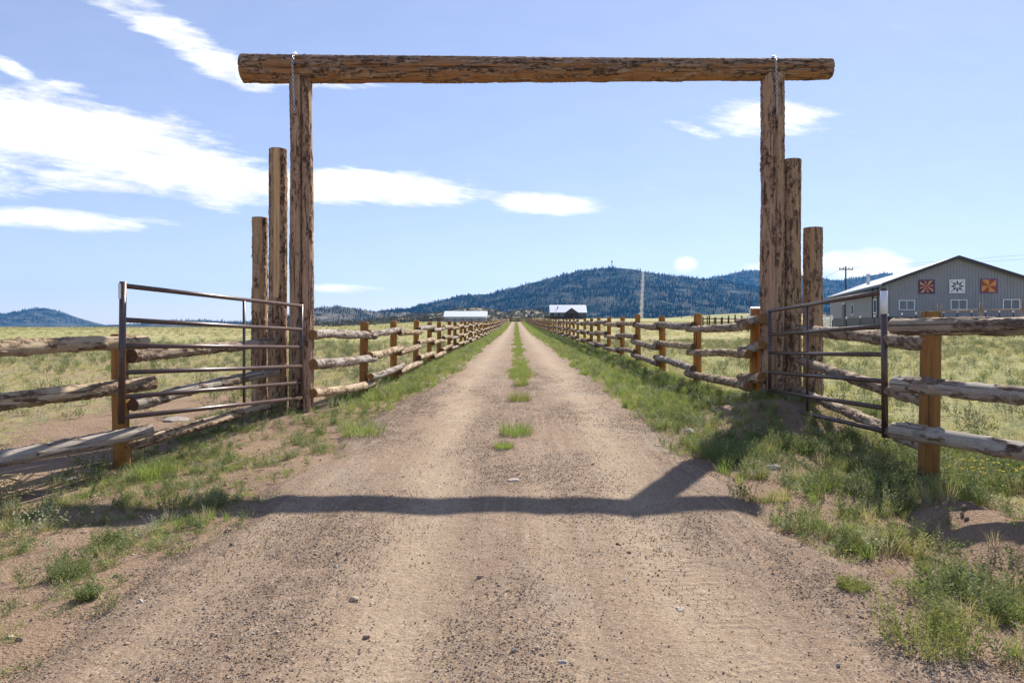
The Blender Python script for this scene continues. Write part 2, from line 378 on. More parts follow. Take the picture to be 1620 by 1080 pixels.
def geo(a, b, n, first):
    """n steps from a to b growing geometrically from size first"""
    lo, hi = 1.0, 1.5
    for _ in range(60):
        q = (lo+hi)/2; s = first*(q**n-1)/(q-1) if q > 1 else first*n
        if s > b-a: hi = q
        else: lo = q
    return a+first*(q**np.arange(n+1)-1)/(q-1)
ys = np.concatenate([-geo(-1.5, 600, 40, .12)[::-1][:-1], geo(1.5, 6200, 430, .045)])
xp = geo(0, 6800, 190, .05); xs = np.concatenate([-xp[::-1][:-1], xp])
GX, GY = np.meshgrid(xs, ys)
GZ = H(GX, GY)
inside = sm(0, .35, road_edge(GY, 1)-GX)*sm(0, .35, GX+road_edge(GY, -1))*(GY < 236)
GZ = GZ-.09*inside
gm = grid_mesh('ground', np.stack([GX, GY, GZ], -1))
U_ = GX/(np.maximum(GY, 0)+20)
bare = .75*np.exp(-((GX-3.2)/.9)**2-((GY-8.4)/1.2)**2)+.75*np.exp(-((GX+3.0)/.9)**2-((GY-8.9)/1.3)**2)
bare += .5*sm(-2.6, -3.4, GX)*(1-sm(-4.6, -6.2, GX)*0-sm(4.8, 6.5, -GX))*sm(3, 4, GY)*(1-sm(10, 13, GY))
bare += .55*(1-sm(2.4, 3.6, np.abs(GX)))*(1-sm(7, 11, GY))
bare += .9*np.exp(-((GX-2.95)/.32)**2)*(1-sm(4.2, 5.4, GY))
turf = np.clip(.53+.37*sm(20, 70, GY)+.25*sm(0, 8, GX)-bare, 0, 1.1)
dry = .40+.34*(fbm(GX*.05, GY*.05, oc=3, seed=31)-.5)*2+.12*(GX > 3)
fattr(gm, 'turf', turf); fattr(gm, 'dry', dry)
ground = tag(link('ground', gm, M['ground']), kind='structure')

ry = np.concatenate([-geo(-1.2, 60, 20, .12)[::-1][:-1], geo(1.2, 236, 520, .03)])
rt = np.linspace(0, 1, 132)
RT, RY = np.meshgrid(rt, ry)
eL, eR = road_edge(RY, -1)+.18, road_edge(RY, 1)+.18
RX = -eL+(eL+eR)*RT
def rut_fac(x, y):
    a = -.58-.36*sm(4, 13, y)+.05*np.sin(y*.8); b = .84+.30*sm(4, 13, y)+.05*np.sin(y*.7+2)
    wd = .30+.12*sm(4, 14, y)
    r = np.exp(-((x-a)/wd)**2)+np.exp(-((x-b)/wd)**2)
    r = r+.6*np.exp(-((x-.22)/.17)**2)*(1-sm(5.5, 8.5, y))+.45*np.exp(-((x+1.45)/.2)**2)*(1-sm(6, 9, y))
    return np.clip(r, 0, 1)
RF = rut_fac(RX, RY)
edge = np.minimum(RX+eL, eR-RX)
def road_z(x, y, e):
    rf = rut_fac(x, y)
    z = H(x, y)+.025-.022*rf-.075*(1-sm(0, .42, e))
    z = z+.018*(fbm(x*2.2, y*1.1, oc=4, seed=41)-.5)+(.017*(fbm(x*14, y*14, oc=3, seed=43)-.5)*(1-.6*rf))*(1-sm(8, 16, y))
    lug = (np.mod(y*11+np.abs(x*9+.4*np.sin(y*3)), 1.0) < .5)*.004
    return z
RZ = road_z(RX, RY, edge)
tread = (np.exp(-((RX-.86)/.24)**2)*(1-sm(4.2, 5.5, RY))+.8*np.exp(-((RX+.55)/.2)**2)*(1-sm(3.8, 6.5, RY)))*sm(.35, .6, fbm(RX*1.3, RY*.8, oc=3, seed=44))
rm = grid_mesh('driveway', np.stack([RX, RY, RZ], -1))
fattr(rm, 'rut', RF*(1-.0*RY)); fattr(rm, 'tread', np.clip(tread, 0, 1))
tag(link('driveway', rm, M['road']), kind='structure')

# ------------------------------------------------------------------ hills
def hill_mat(name, rock, rock2, scrub, k=.004):
    t = NT(name); o = t.obj(rand=False); n = t.noise(o, k*4, 8, .68); m = t.noise(o, k, 4)
    c = t.mix(t.rng(n, .38, .62), scrub, rock); c = t.mix(t.rng(m, .45, .7, 0, .7), c, rock2)
    c = t.mix(t.rng(t.noise(o, k*14, 4, .7), .55, .68, 0, .7), c, tuple(x*.45 for x in scrub))
    t.col(c).set(Roughness=1, Specular_IOR_Level=0); t.bump(n, .5, 6/k*.004); return t.m
M['hill_forest'] = hill_mat('forest_floor_and_rock', (.12,.11,.09), (.06,.065,.055), (.022,.034,.026))
M['hill_dry'] = hill_mat('dry_grass_hillside', (.34,.29,.21), (.28,.24,.165), (.16,.15,.095), .012)
M['hill_field'] = hill_mat('pale_upland_pasture', (.38,.35,.20), (.33,.32,.16), (.25,.26,.12), .01)
M['hill_rocky'] = hill_mat('rocky_slope', (.24,.20,.155), (.15,.13,.10), (.06,.065,.045), .008)
hills = {}
def hill(name, d, sil, depth_front, mat, nx=160, nt=60, rough=.12, seed=1, base=-24):
    px = np.array([p[0] for p in sil], float); py = np.array([p[1] for p in sil], float)
    xx = np.linspace((px[0]-816)/F*d, (px[-1]-816)/F*d, nx)
    zr = np.interp(xx, (px-816)/F*d, CAMH+(508-py)/F*d)
    zr = zr+(fbm(xx*12/d*8, xx*0, oc=4, seed=seed)-.5)*.0022*d
    t = np.linspace(0, 1.6, nt); T, XX = np.meshgrid(t, xx, indexing='ij')
    YY = d-depth_front*(1-T)
    prof = np.where(T < 1, np.clip(T, 0, 1)**1.25*(1-.12*np.sin(np.pi*np.clip(T, 0, 1))), 1-((T-1)/.6)**1.4)
    nz = fbm(XX/d*14, YY/d*14, oc=5, seed=seed+5)-.5
    gul = np.abs(fbm(XX/d*22, YY/d*6, oc=3, seed=seed+9)-.5)
    amp = np.clip(T, 0, 1)*(1-np.clip(T, 0, 1))*4
    hgt = np.maximum(zr[None, :]-base, 0)
    ZZ = base+hgt*prof+amp*hgt*(rough*1.6*nz-rough*gul)
    ang = (ZZ-CAMH)/YY; lim = (zr[None, :]-CAMH)/d
    ZZ = np.where((ang > lim) & (T < 1), CAMH+lim*YY-.002*d*(1-T), ZZ)
    o = tag(link(name, grid_mesh(name, np.stack([XX, YY, ZZ], -1)), mat), kind='structure')
    hills[name] = (xx, t, d, depth_front, ZZ, o); return o
hill('distant_butte', 5200, [(-320,512),(-200,506),(-60,501),(0,498),(20,495),(40,490),(52,488),(70,487),(80,490),(94,496),(106,501),(120,508),(134,515),(155,526)], 900, M['hill_forest'], seed=2, rough=.3, base=-50)
hill('low_hills', 3600, [(60,530),(120,520),(170,514),(230,511),(275,507),(310,506),(360,509),(420,508),(480,506),(540,512),(600,524)], 700, M['hill_forest'], seed=3, base=-45)
hill('rocky_hill', 2300, [(380,525),(440,505),(480,492),(510,487),(535,485),(560,489),(590,494),(640,493),(690,500),(740,512),(790,525)], 600, M['hill_rocky'], seed=4, rough=.25, base=-35)
hill('mountain_ridge', 3300, [(470,530),(540,512),(600,493),(640,489),(690,478),(730,468),(780,464),(830,450),(860,443),(900,433),(935,426),(968,423),(1000,426),(1050,435),(1100,440),(1150,446),(1220,460),(1300,480),(1400,505),(1440,515)], 1500, M['hill_forest'], 260, 110, seed=5, rough=.16)
hill('farther_ridge', 4600, [(1000,500),(1060,462),(1100,447),(1130,438),(1170,430),(1205,426),(1250,432),(1300,440),(1330,444),(1370,437),(1400,432),(1430,436),(1500,448),(1600,458),(1750,472),(1900,482),(2100,500)], 1500, M['hill_forest'], 220, 90, seed=6)
hill('juniper_foothill', 950, [(540,516),(600,508),(650,500),(690,496),(720,490),(745,487),(775,489),(800,495),(818,492),(840,490),(862,495),(890,502),(940,508),(1000,514)], 420, M['hill_dry'], 140, 60, seed=7, base=-4)
hill('pasture_rise', 900, [(880,514),(940,508),(990,505),(1050,503),(1100,499),(1150,496),(1200,495),(1300,497),(1450,500),(1700,503),(1900,512)], 480, M['hill_field'], 120, 50, seed=8, base=-3)
def hill_z(name, x, y):
    xx, t, d, df, ZZ, _ = hills[name]
    T = (y-d)/df+1; fi = np.clip(T/1.6*(len(t)-1), 0, len(t)-1.001); fj = np.clip((x-xx[0])/(xx[-1]-xx[0])*(len(xx)-1), 0, len(xx)-1.001)
    i = fi.astype(int); j = fj.astype(int); a = fi-i; b = fj-j
    return ZZ[i, j]*(1-a)*(1-b)+ZZ[i+1, j]*a*(1-b)+ZZ[i, j+1]*(1-a)*b+ZZ[i+1, j+1]*a*b

# ------------------------------------------------------------------ scatter (uncountable cover only)
def scatter(name, protos, P, scl, idx, label, cat, tilt=.12, rz=None, slope=None):
    col = bpy.data.collections.new(name+'_kinds')
    for k, p in enumerate(protos):
        o = bpy.data.objects.new('%s_kind_%02d' % (name, k), p); col.objects.link(o)
    n = len(P); me = bpy.data.meshes.new(name)
    me.vertices.add(n); me.vertices.foreach_set('co', np.ascontiguousarray(P, np.float32).reshape(-1))
    fattr(me, 'scl', scl)
    a = me.attributes.new('idx', 'INT', 'POINT'); a.data.foreach_set('value', np.ascontiguousarray(idx, np.int32))
    rot = np.stack([rng.normal(0, tilt, n), rng.normal(0, tilt, n), rng.uniform(0, 6.283, n)], -1)
    a = me.attributes.new('rot', 'FLOAT_VECTOR', 'POINT'); a.data.foreach_set('vector', np.ascontiguousarray(rot, np.float32).reshape(-1))
    o = bpy.data.objects.new(name, me); COL.objects.link(o)
    g = bpy.data.node_groups.new(name, 'GeometryNodeTree')
    g.interface.new_socket('Geometry', in_out='INPUT', socket_type='NodeSocketGeometry')
    g.interface.new_socket('Geometry', in_out='OUTPUT', socket_type='NodeSocketGeometry')
    gi = g.nodes.new('NodeGroupInput'); go = g.nodes.new('NodeGroupOutput')
    ip = g.nodes.new('GeometryNodeInstanceOnPoints'); ci = g.nodes.new('GeometryNodeCollectionInfo')
    ci.inputs['Collection'].default_value = col; ci.inputs['Separate Children'].default_value = True; ci.inputs['Reset Children'].default_value = True
    def na(nm, ty):
        q = g.nodes.new('GeometryNodeInputNamedAttribute'); q.data_type = ty; q.inputs['Name'].default_value = nm; return q.outputs['Attribute']
    e = g.nodes.new('FunctionNodeEulerToRotation'); L = g.links.new
    L(na('rot', 'FLOAT_VECTOR'), e.inputs[0]); L(e.outputs[0], ip.inputs['Rotation'])
    L(na('scl', 'FLOAT'), ip.inputs['Scale']); L(na('idx', 'INT'), ip.inputs['Instance Index'])
    ip.inputs['Pick Instance'].default_value = True
    L(gi.outputs[0], ip.inputs['Points']); L(ci.outputs[0], ip.inputs['Instance']); L(ip.outputs[0], go.inputs[0])
    md = o.modifiers.new('cover', 'NODES'); md.node_group = g
    return tag(o, label, cat, kind='stuff')

def leaf_mat(name, c1, c2, c3=None, trans=.35):
    t = NT(name); r = t.rand(); c = t.mix(r, c1, c2)
    if c3 is not None: c = t.mix(t.rng(t.math('FRACT', t.math('MULTIPLY', r, 7.31)), .72, .9), c, c3)
    t.col(c).set(Roughness=.6, Specular_IOR_Level=.2)
    tr = t.n.new('ShaderNodeBsdfTranslucent'); t.put(tr.inputs[0], t.mix(.35, c, (c2[0]*1.3, c2[1]*1.35, c2[2])))
    mx = t.n.new('ShaderNodeMixShader'); mx.inputs[0].default_value = trans
    t.l.new(t.b.outputs[0], mx.inputs[1]); t.l.new(tr.outputs[0], mx.inputs[2]); t.l.new(mx.outputs[0], t.out.inputs[0]); return t.m
M['conifer'] = leaf_mat('conifer_needles', (.008,.020,.017), (.018,.034,.026), None, .05)
M['juniper'] = leaf_mat('juniper_scrub', (.06,.066,.04), (.115,.11,.07), (.15,.13,.09), .1)
M['grass'] = leaf_mat('green_grass', (.20,.225,.06), (.28,.295,.09), (.37,.335,.14), .35)
M['grass_lush'] = leaf_mat('lush_verge_grass', (.185,.26,.055), (.26,.33,.075), (.38,.37,.11), .4)
M['field_grass'] = leaf_mat('pasture_grass', (.38,.36,.15), (.48,.43,.19), (.57,.48,.25), .35)
M['straw'] = leaf_mat('dry_straw', (.48,.38,.19), (.56,.46,.26), None, .3)
M['weed'] = leaf_mat('leafy_weed', (.125,.16,.055), (.185,.22,.08), (.25,.25,.12), .3)
M['sage'] = leaf_mat('grey_green_sage', (.29,.31,.18), (.38,.39,.24), None, .25)
M['scrub'] = leaf_mat('dark_pasture_scrub', (.12,.13,.06), (.18,.18,.09), None, .2)
M['flower'] = leaf_mat('yellow_flower', (.62,.47,.03), (.7,.55,.05), None, .3)

def conifer(seed, h=1.0, w=.2):
    r = random.Random(seed); mb = MB(); n = 7
    for k in range(4):
        z0 = .1+.2*k; z1 = z0+.42-.03*k; rr = w*(1-.21*k)
        ring = [(rr*r.uniform(.65, 1.15)*math.cos(2*math.pi*i/n), rr*r.uniform(.65, 1.15)*math.sin(2*math.pi*i/n), z0+r.uniform(-.05, .05)) for i in range(n)]
        mb.add(ring+[(r.uniform(-.01, .01), 0, min(z1, 1.0))], [(i, (i+1) % n, n) for i in range(n)])
    mb.tube([(0, 0, -.05), (0, 0, .2)], .02, 4, False)
    me = mb.mesh('conifer_shape'); me.materials.append(M['conifer']); return me
def bush(seed, mat):
    r = random.Random(seed); mb = MB()
    for k in range(70):
        a = r.uniform(0, 6.28); e = math.asin(r.uniform(0, 1)); q = r.uniform(.55, 1)*.5
        c = Vector((q*math.cos(a)*math.cos(e), q*math.sin(a)*math.cos(e), .15+.8*q*math.sin(e)*1.6))
        d = [Vector((r.gauss(0, 1), r.gauss(0, 1), r.gauss(0, 1))).normalized()*.16 for _ in range(3)]
        mb.add([c+x for x in d], [(0, 1, 2)])
    me = mb.mesh('bush_shape'); me.materials.append(mat); return me
con = [conifer(i, 1, .17+.03*(i % 3)) for i in range(6)]; jun = [bush(i, M['juniper']) for i in range(4)]

def forest(hn, n, hmin, hmax, thr, seed, protos, label, cat, name, xr=None, cut=None, tmax=1.12):
    xx, t, d, df, ZZ, _ = hills[hn]
    g = np.random.default_rng(seed); x = g.uniform(xx[0], xx[-1], n*3); T = g.uniform(.02, tmax, n*3); y = d-df*(1-T)
    dens = fbm(x/d*38, y/d*30, oc=5, seed=seed+3, gain=.62); keep = (dens > thr+.04) | (g.random(n*3) < .10)
    if cut is not None: keep &= cut(x, y)
    x, y = x[keep][:n], y[keep][:n]; z = hill_z(hn, x, y)
    k = z > -14; x, y, z = x[k], y[k], z[k]
    sc = g.uniform(hmin, hmax, len(x))*(.55+.9*(g.random(len(x))**2))
    return scatter(name, protos, np.stack([x, y, z], -1), sc, g.integers(0, len(protos), len(x)), label, cat, .03)
def clear_x(y): return y/F*(1014.0+3.5*np.clip((y-2000)/1300, 0, 1)-816)
cy_ = np.linspace(1990, 3330, 90); cP = []
for q in (-5.5, -2, 2, 5.5):
    cx_ = clear_x(cy_)+q*(1+.25*np.sin(cy_*.05+q)); cP.append(np.stack([cx_, cy_, hill_z('mountain_ridge', cx_, cy_)+2.2], -1))
tag(link('power_line_clearing', grid_mesh('power_line_clearing', np.stack(cP, 1)), M['hill_dry']), kind='structure')
def main_cut(x, y):
    return np.abs(x-clear_x(y)) > 9.5
forest('mountain_ridge', 32000, 8, 14, .40, 11, con, 'dense dark conifer forest covering the large mountain ridge', 'forest', 'ridge_forest', cut=main_cut)
forest('farther_ridge', 19000, 11, 18, .38, 12, con, 'conifer forest on the farther ridge behind the grey barn', 'forest', 'far_ridge_forest')
forest('rocky_hill', 8500, 5, 9, .38, 13, con, 'scattered conifers on the low rocky hill left of the driveway', 'forest', 'rocky_hill_trees')
forest('distant_butte', 8000, 10, 17, .36, 14, con, 'conifers on the lone butte at the far left', 'forest', 'butte_forest')
forest('low_hills', 3600, 8, 13, .42, 15, con, 'conifers along the low hills on the left horizon', 'forest', 'low_hill_forest')
forest('juniper_foothill', 2600, 2.6, 5.0, .42, 16, jun, 'grey green juniper scrub dotted over the foothill behind the white shed', 'scrub', 'juniper_scrub')
forest('pasture_rise', 260, 2.5, 4.5, .52, 17, jun, 'scrub bushes dotted over the pale upland pasture', 'scrub', 'pasture_scrub')

# ------------------------------------------------------------------ logs
def log_mesh(name, L, r0, r1, na, nz, seed, bark=.5, bt=.008, bend=.0, mats=None, crack=None, strip=None, lump=.05, zs=1.0, knots=0, fs=9.0, bias=0, peel=1.0):
    th = np.linspace(0, 2*np.pi, na, endpoint=False); z = np.linspace(0, L, nz+1)
    TH, ZZ = np.meshgrid(th, z); c, s = np.cos(TH), np.sin(TH)
    rad = r0+(r1-r0)*ZZ/L; rm_ = (r0+r1)/2
    lo = fbm(c*.8+5, s*.8+seed, ZZ*.9, oc=2, seed=seed)-.5
    n1 = fbm(c*rm_*fs, s*rm_*fs, ZZ*fs*.45*zs, oc=4, seed=seed+50, gain=.6)
    n1 = n1+bias*s
    thr = np.quantile(n1, 1-bark) if bark > 0 else 9
    m = sm(thr-.045, thr+.045, n1)
    if strip is not None:
        a0, wd, za, zb = strip
        da = np.abs((TH-a0+np.pi) % (2*np.pi)-np.pi)+.05*(vn(ZZ*5, ZZ*0+2, seed=seed)-.5)
        pl_ = (da < wd)*(ZZ > za)*(ZZ < zb)*1.0; m = m*(1-pl_)
    if strip is None: pl_ = m*0
    n2 = vn(c*rm_*55, s*rm_*55, ZZ*42, seed=seed+70)
    r = rad*(1+lump*2*lo)+bt*m*(.35+1.1*n2)+.0025*(vn(c*rm_*60, s*rm_*60, ZZ*6, seed=seed+80)-.5)
    for k in range(knots):
        g = random.Random(seed*31+k); ka, kz = g.uniform(0, 6.28), g.uniform(.05, .95)*L
        da = ((TH-ka+np.pi) % (2*np.pi)-np.pi)*rm_; q = np.exp(-(da**2+(ZZ-kz)**2)/(.022**2)); r = r+.016*q
    if crack is not None:
        ca, cd, cw = crack; ca_ = ca+.28*(fbm(ZZ*.7, ZZ*0, oc=3, seed=seed+3)-.5)+.05*ZZ/L
        da = ((TH-ca_+np.pi) % (2*np.pi)-np.pi)*rm_; r = r-cd*np.exp(-(da/cw)**2)*(.5+.5*vn(ZZ*1.1, ZZ*0+6, seed=seed))
    bx = bend*np.sin(np.pi*ZZ/L)*math.cos(seed)+.3*bend*np.sin(2.7*np.pi*ZZ/L+seed); by = bend*np.sin(np.pi*ZZ/L)*math.sin(seed*1.7)
    P = np.stack([r*c+bx, r*s+by, ZZ], -1)
    i = np.arange((nz+1)*na).reshape(nz+1, na); j = np.roll(i, -1, 1)
    q = np.stack([i[:-1], j[:-1], j[1:], i[1:]], -1).reshape(-1, 4).tolist()
    V = P.reshape(-1, 3); fl = [True]*len(q); mi = [0]*len(q); battr = m.reshape(-1)
    for e, row, dz in ((0, i[0], -1), (1, i[-1], 1)):
        ring = V[row]; cen = ring.mean(0); inner = cen+(ring-cen)*.93+np.array([0, 0, dz*.008]); o = len(V)
        jag = np.array([0, 0, 1])*0
        V = np.concatenate([V, inner, [cen+np.array([0, 0, dz*.01])]]); battr = np.concatenate([battr, np.zeros(na+1)])
        for k in range(na):
            k2 = (k+1) % na
            a = [row[k], row[k2], o+k2, o+k]; b = [o+k, o+k2, o+na]
            q += [a[::-1] if e == 0 else a, b[::-1] if e == 0 else b]; fl += [False, False]; mi += [1, 1]
    me = bpy.data.meshes.new(name); me.from_pydata(V.tolist(), [], [list(map(int, x)) for x in q])
    me.polygons.foreach_set('use_smooth', fl); me.polygons.foreach_set('material_index', mi)
    fattr(me, 'bark', battr); fattr(me, 'peel', np.concatenate([pl_.reshape(-1)*peel, np.zeros(len(battr)-pl_.size)]))
    for mt in mats: me.materials.append(mt)
    me.update(); return me
def zquat(d, roll=0):
    return Vector(d).to_track_quat('Z', 'Y') @ Quaternion((0, 0, 1), roll)

# gateway -----------------------------------------------------------
GD = 9.4
def gx(px, d=GD): return (px-816)/F*d
gw = empty('entrance_gateway', (gx(849), GD, 0), 'tall log entrance arch with long crossbeam over the gravel driveway', 'gateway')
beam_z = CAMH+398/F*GD
zl, zr_ = Hs(gx(476), GD), Hs(gx(1222), GD)
hL = CAMH+(508-124)/F*GD; hR = CAMH+(508-120)/F*GD
link('post', log_mesh('gateway_post', hL-zl+.6, .165, .145, 120, 300, 101, .5, .009, .015, [M['log_arch'], M['end_warm']], crack=(4.98, .085, .012), lump=.035, knots=6, zs=.28, fs=20), None, gw, (gx(475.5), GD, zl-.6), Quaternion((0, 0, 1), 0))
link('post', log_mesh('gateway_post', hR-zr_+.6, .160, .148, 120, 300, 108, .6, .011, .012, [M['log_arch'], M['end_warm']], crack=(4.55, .03, .010), strip=(4.3, .42, .6, 2.0), peel=0, lump=.04, knots=8, zs=.28, fs=21), None, gw, (gx(1222), GD, zr_-.6))
bl = Vector((gx(385), GD, CAMH+399/F*GD)); br = Vector((gx(1313), GD, CAMH+398/F*GD))
link('crossbeam', log_mesh('crossbeam', (br-bl).length, .188, .134, 100, 520, 114, .6, .010, .012, [M['log_beam'], M['end_warm']], crack=(3.25, .05, .009), lump=.03, knots=12, zs=.45, fs=19, bias=.10), None, gw, bl, zquat(br-bl, 0))
def step_post(px, w, top, dy, seed, mat, label, bark, strip=None, crack=None):
    d = GD+dy; r = w/2/F*d; x = gx(px, d); z = Hs(x, d); h = CAMH+(508-top)/F*d
    o = link('log_post', log_mesh('log_post', h-z+.6, r*1.04, r*.98, 84, 220, seed, bark, .010, .012, [M[mat], M['end_warm']], strip=strip, crack=crack, lump=.04, knots=6, zs=.3, fs=20), None, None, (x, d, z-.6))
    tag(o, label, 'post', 'stepped log posts beside the gateway')
step_post(440, 26, 237, .03, 121, 'log_warm', 'medium log post with peeled tan strip, left of the driveway', .8, strip=(4.85, .33, 2.2, 9))
step_post(411.5, 22.5, 345, .06, 122, 'log_warm', 'shortest log post on the left, behind the left steel gate', .35)
step_post(1252, 29, 254, .03, 123, 'log_warm', 'medium bark-covered log post right of the driveway, beside the tall gateway post', .72)
step_post(1286, 27, 361, .06, 124, 'log_warm', 'shortest log post on the right, where the side rails end', .55)

def chain(px, label, d, side):
    x0 = gx(px, GD-.18); rb = .188+( .134-.188)*((x0-bl.x)/(br.x-bl.x)); zb = bl.z
    pts = [Vector((x0, GD-rb*math.cos(a)-.012*math.cos(a), zb+rb*math.sin(a)+.014)) for a in np.linspace(1.5, 0.0, 9)]
    zbot = CAMH+(508-190)/F*GD
    last = pts[-1]; n = 34
    pts += [Vector((last.x+.035*(k/n)*side, last.y+.10*math.sin(min(1, k/12)*1.57)*0-.002, last.z-(last.z-zbot)*k/n)) for k in range(1, n+1)]
    # resample into links
    cum = [0]
    for a, b in zip(pts, pts[1:]): cum.append(cum[-1]+(b-a).length)
    mb = MB(); ln = .042; k = 0
    while (k+1)*ln*.78 < cum[-1]:
        s0 = k*ln*.78; i = max(j for j in range(len(cum)) if cum[j] <= s0); i = min(i, len(pts)-2)
        f = (s0-cum[i])/(cum[i+1]-cum[i]); p = pts[i].lerp(pts[i+1], f); t = (pts[i+1]-pts[i]).normalized()
        a = t.cross(Vector((1, 0, 0))).normalized(); b = Vector((1, 0, 0)) if k % 2 else a
        loop = [p+t*(ln*.5*math.cos(q))+b*(.014*math.sin(q)) for q in np.linspace(0, 2*math.pi, 9)]
        mb.tube(loop, .0058, 5, False); k += 1
    tag(part('chain', mb, M['chain']), label, 'chain', 'chains on the crossbeam')
chain(463, 'thin galvanised chain hanging from the left end of the crossbeam', 0, 1)
chain(1229, 'thin galvanised chain hanging from the right end of the crossbeam', 0, .5)

# steel gates -------------------------------------------------------
def steel_gate(hinge, hd, free, fd, ys_h, ys_f, label, tape_both):
    hx, fx = gx(hinge, hd), gx(free, fd)
    A = Vector((hx, hd, 0)); B = Vector((fx, fd, 0))
    zh = [CAMH+(508-y)/F*hd for y in ys_h]; zf = [CAMH+(508-y)/F*fd for y in ys_f]
    g = empty('steel_gate', (hx, hd, Hs(hx, hd)), label, 'gate', 'brown tube gates')
    up = Vector((0, 0, 1)); side = (B-A).normalized()
    for i in range(6):
        a = A+up*zh[i]; b = B+up*zf[i]
        part('bar', MB().tube([a, a.lerp(b, .5)+up*random.uniform(-.004, .004), b], .0225, 14), M['steel'], g)
    lean = (A-B).normalized()*.05
    e = part('end_post', MB().tube([B+up*(zf[5]-.055), B+up*(zf[0]+.035)+lean*.4], .0285, 14), M['steel'], g)
    tb = MB()
    if tape_both: tb.tube([B+up*(zf[0]-.20)+lean*.31, B+up*(zf[0]+.012)+lean*.39], .0315, 14)
    else:
        c = B+up*(zf[0]-.05)+lean*.35+Vector((-.012, -.0275, 0)); tb.box(c, (.026, .006, .135), R(-14))
    part('reflective_tape', tb, M['tape'], e)
    part('hinge_post', MB().tube([A+up*(zh[5]-.02), A+up*(zh[0]+.02)], .0225, 12), M['steel'], g)
    for f in (.42,):
        a = A+(B-A)*f; part('brace', MB().tube([a+up*(zh[5]+(zf[5]-zh[5])*f), a+up*(zh[0]+(zf[0]-zh[0])*f)], .0165, 10), M['steel'], g)
    for zq in (zh[0]-.18, zh[5]+.16):
        part('hinge_bolt', MB().tube([A+up*zq+Vector((0, -.02, 0)), A+up*zq+Vector((.0, .14, 0))], .012, 8), M['bolt'], g)
steel_gate(477, 9.20, 192, 5.95, [484, 521, 549, 579, 605, 629], [451.5, 505.5, 547, 589, 628, 660], 'brown tubular steel gate swung open on the left of the driveway', False)
steel_gate(1217.5, 9.20, 1400, 6.2, [491.5, 529, 558, 588.5, 616.5, 640], [462, 516, 560.5, 603, 645.5, 682], 'brown tubular steel gate swung open on the right, white tape on end post', True)

# log fences --------------------------------------------------------
PM = [log_mesh('fence_post', 2.0, .078, .074, 24, 40, 200+k, 0, .0, .006, [M['post'], M['post']], lump=.03, crack=(4.7+k*.9, .014, .006)) for k in range(4)]
kinds = ['log_pale', 'log_tan', 'log_grey', 'log_pale', 'log_warm']
RM_ = {}
for k in range(6):     # farther rails share these shapes
    RM_[k] = log_mesh('rail', 3.35, .068, .058, 14, 22, 300+k, [.55,.5,.2,.7,.6,.35][k], .008, .03, [M[['log_pale','log_tan','log_grey','log_pale','log_pale','log_tan'][k]], M['end_dark']])
def fence(label, group=None, loc=(0, 0, 0)): return empty('log_fence', loc, label, 'fence', group)
def add_post(fn, x, y, top, k):
    z = Hs(x, y); h = top-z
    lr = random.Random(int(x*91+y*37)); o = link('post', PM[k % 4], None, fn, (x, y, top-2.0+.0), Quaternion((1, 0, 0), lr.gauss(0, .012)) @ Quaternion((0, 1, 0), lr.gauss(0, .012)) @ Quaternion((0, 0, 1), k*1.7))
    return o
def add_rail(fn, a, b, r0, r1, mat, seed, hi=True, bark=.5, end='end_dark', bend=.025, bt=.010):
    a, b = Vector(a), Vector(b)
    if hi: me = log_mesh('rail', (b-a).length, r0, r1, 44, 150, seed, bark, bt, bend, [M[mat], M[end]], knots=5, lump=.05, fs=16, zs=.7); sc = None
    else: me = RM_[seed % 6]; sc = (b-a).length/3.35
    o = link('rail', me, None, fn, a, zquat(b-a, seed*.7))
    if sc: o.scale = (r0/.063, r0/.063, sc)
    return o
def drive_fence(side, lat, y0, n, label):
    f = fence(label, 'driveway fences', (lat, y0, 0)); sp = 3.0; rs = random.Random(side+5)
    face = -side*.135
    low = [1.05, .64, .22]; high = [1.13, .73, .33]
    for k in range(n):
        y = y0+k*sp+rs.uniform(-.06, .06); x = lat+rs.uniform(-.02, .02); add_post(f, x, y, Hs(x, y)+1.33+rs.uniform(-.05, .04), k+side)
    start = -1 if side < 0 else -1
    for k in range(start, n-1):
        ya, yb = y0+k*sp-.17, y0+(k+1)*sp+.2
        if k == -1: ya = GD-.08 if side < 0 else GD-.12; yb = y0+.2
        hgt = (high if k % 2 else low) if side < 0 else (low if k % 2 == 0 else high)
        if k == -1 and side < 0: hgt = low
        for j in range(3):
            if k == -1 and side < 0: hgt_a, hgt_b = [1.11, .67, .26][j], [1.04, .63, .21][j]
            elif k == 0 and side < 0: hgt_a, hgt_b = high[j], high[j]
            elif side < 0: hh = (low if k % 2 else high)[j]; hgt_a = hgt_b = hh
            else: hgt_a = hgt_b = hgt[j]
            hgt_a += rs.uniform(-.03, .03); hgt_b += rs.uniform(-.03, .03)
            xa = lat+face+rs.uniform(-.015, .015)
            xa0 = xa if k >= 0 else (-2.79 if side < 0 else 3.37)
            za, zb = Hs(xa, ya)+hgt_a, Hs(xa, yb)+hgt_b
            r = rs.uniform(.056, .069); seed = 400+k*7+j+(50 if side > 0 else 0); near = k < 7
            mat = rs.choice(['log_pale', 'log_pale', 'log_pale', 'log_grey'] if side < 0 else ['log_tan', 'log_grey', 'log_tan', 'log_pale'])
            add_rail(f, (xa0, ya, za), (xa+rs.uniform(-.02, .02), yb, zb), r, r*rs.uniform(.85, 1.0), mat, seed, near, rs.uniform(.3, .75), 'end_warm' if k <= 0 else 'end_dark')
    return f
drive_fence(-1, -2.7, 12.1, 72, 'long log rail fence lining the left side of the driveway beyond the arch')
drive_fence(1, 3.40, 9.66, 70, 'long log rail fence lining the right side of the driveway beyond the arch')

def zpx(y, d): return CAMH+(508-y)/F*d
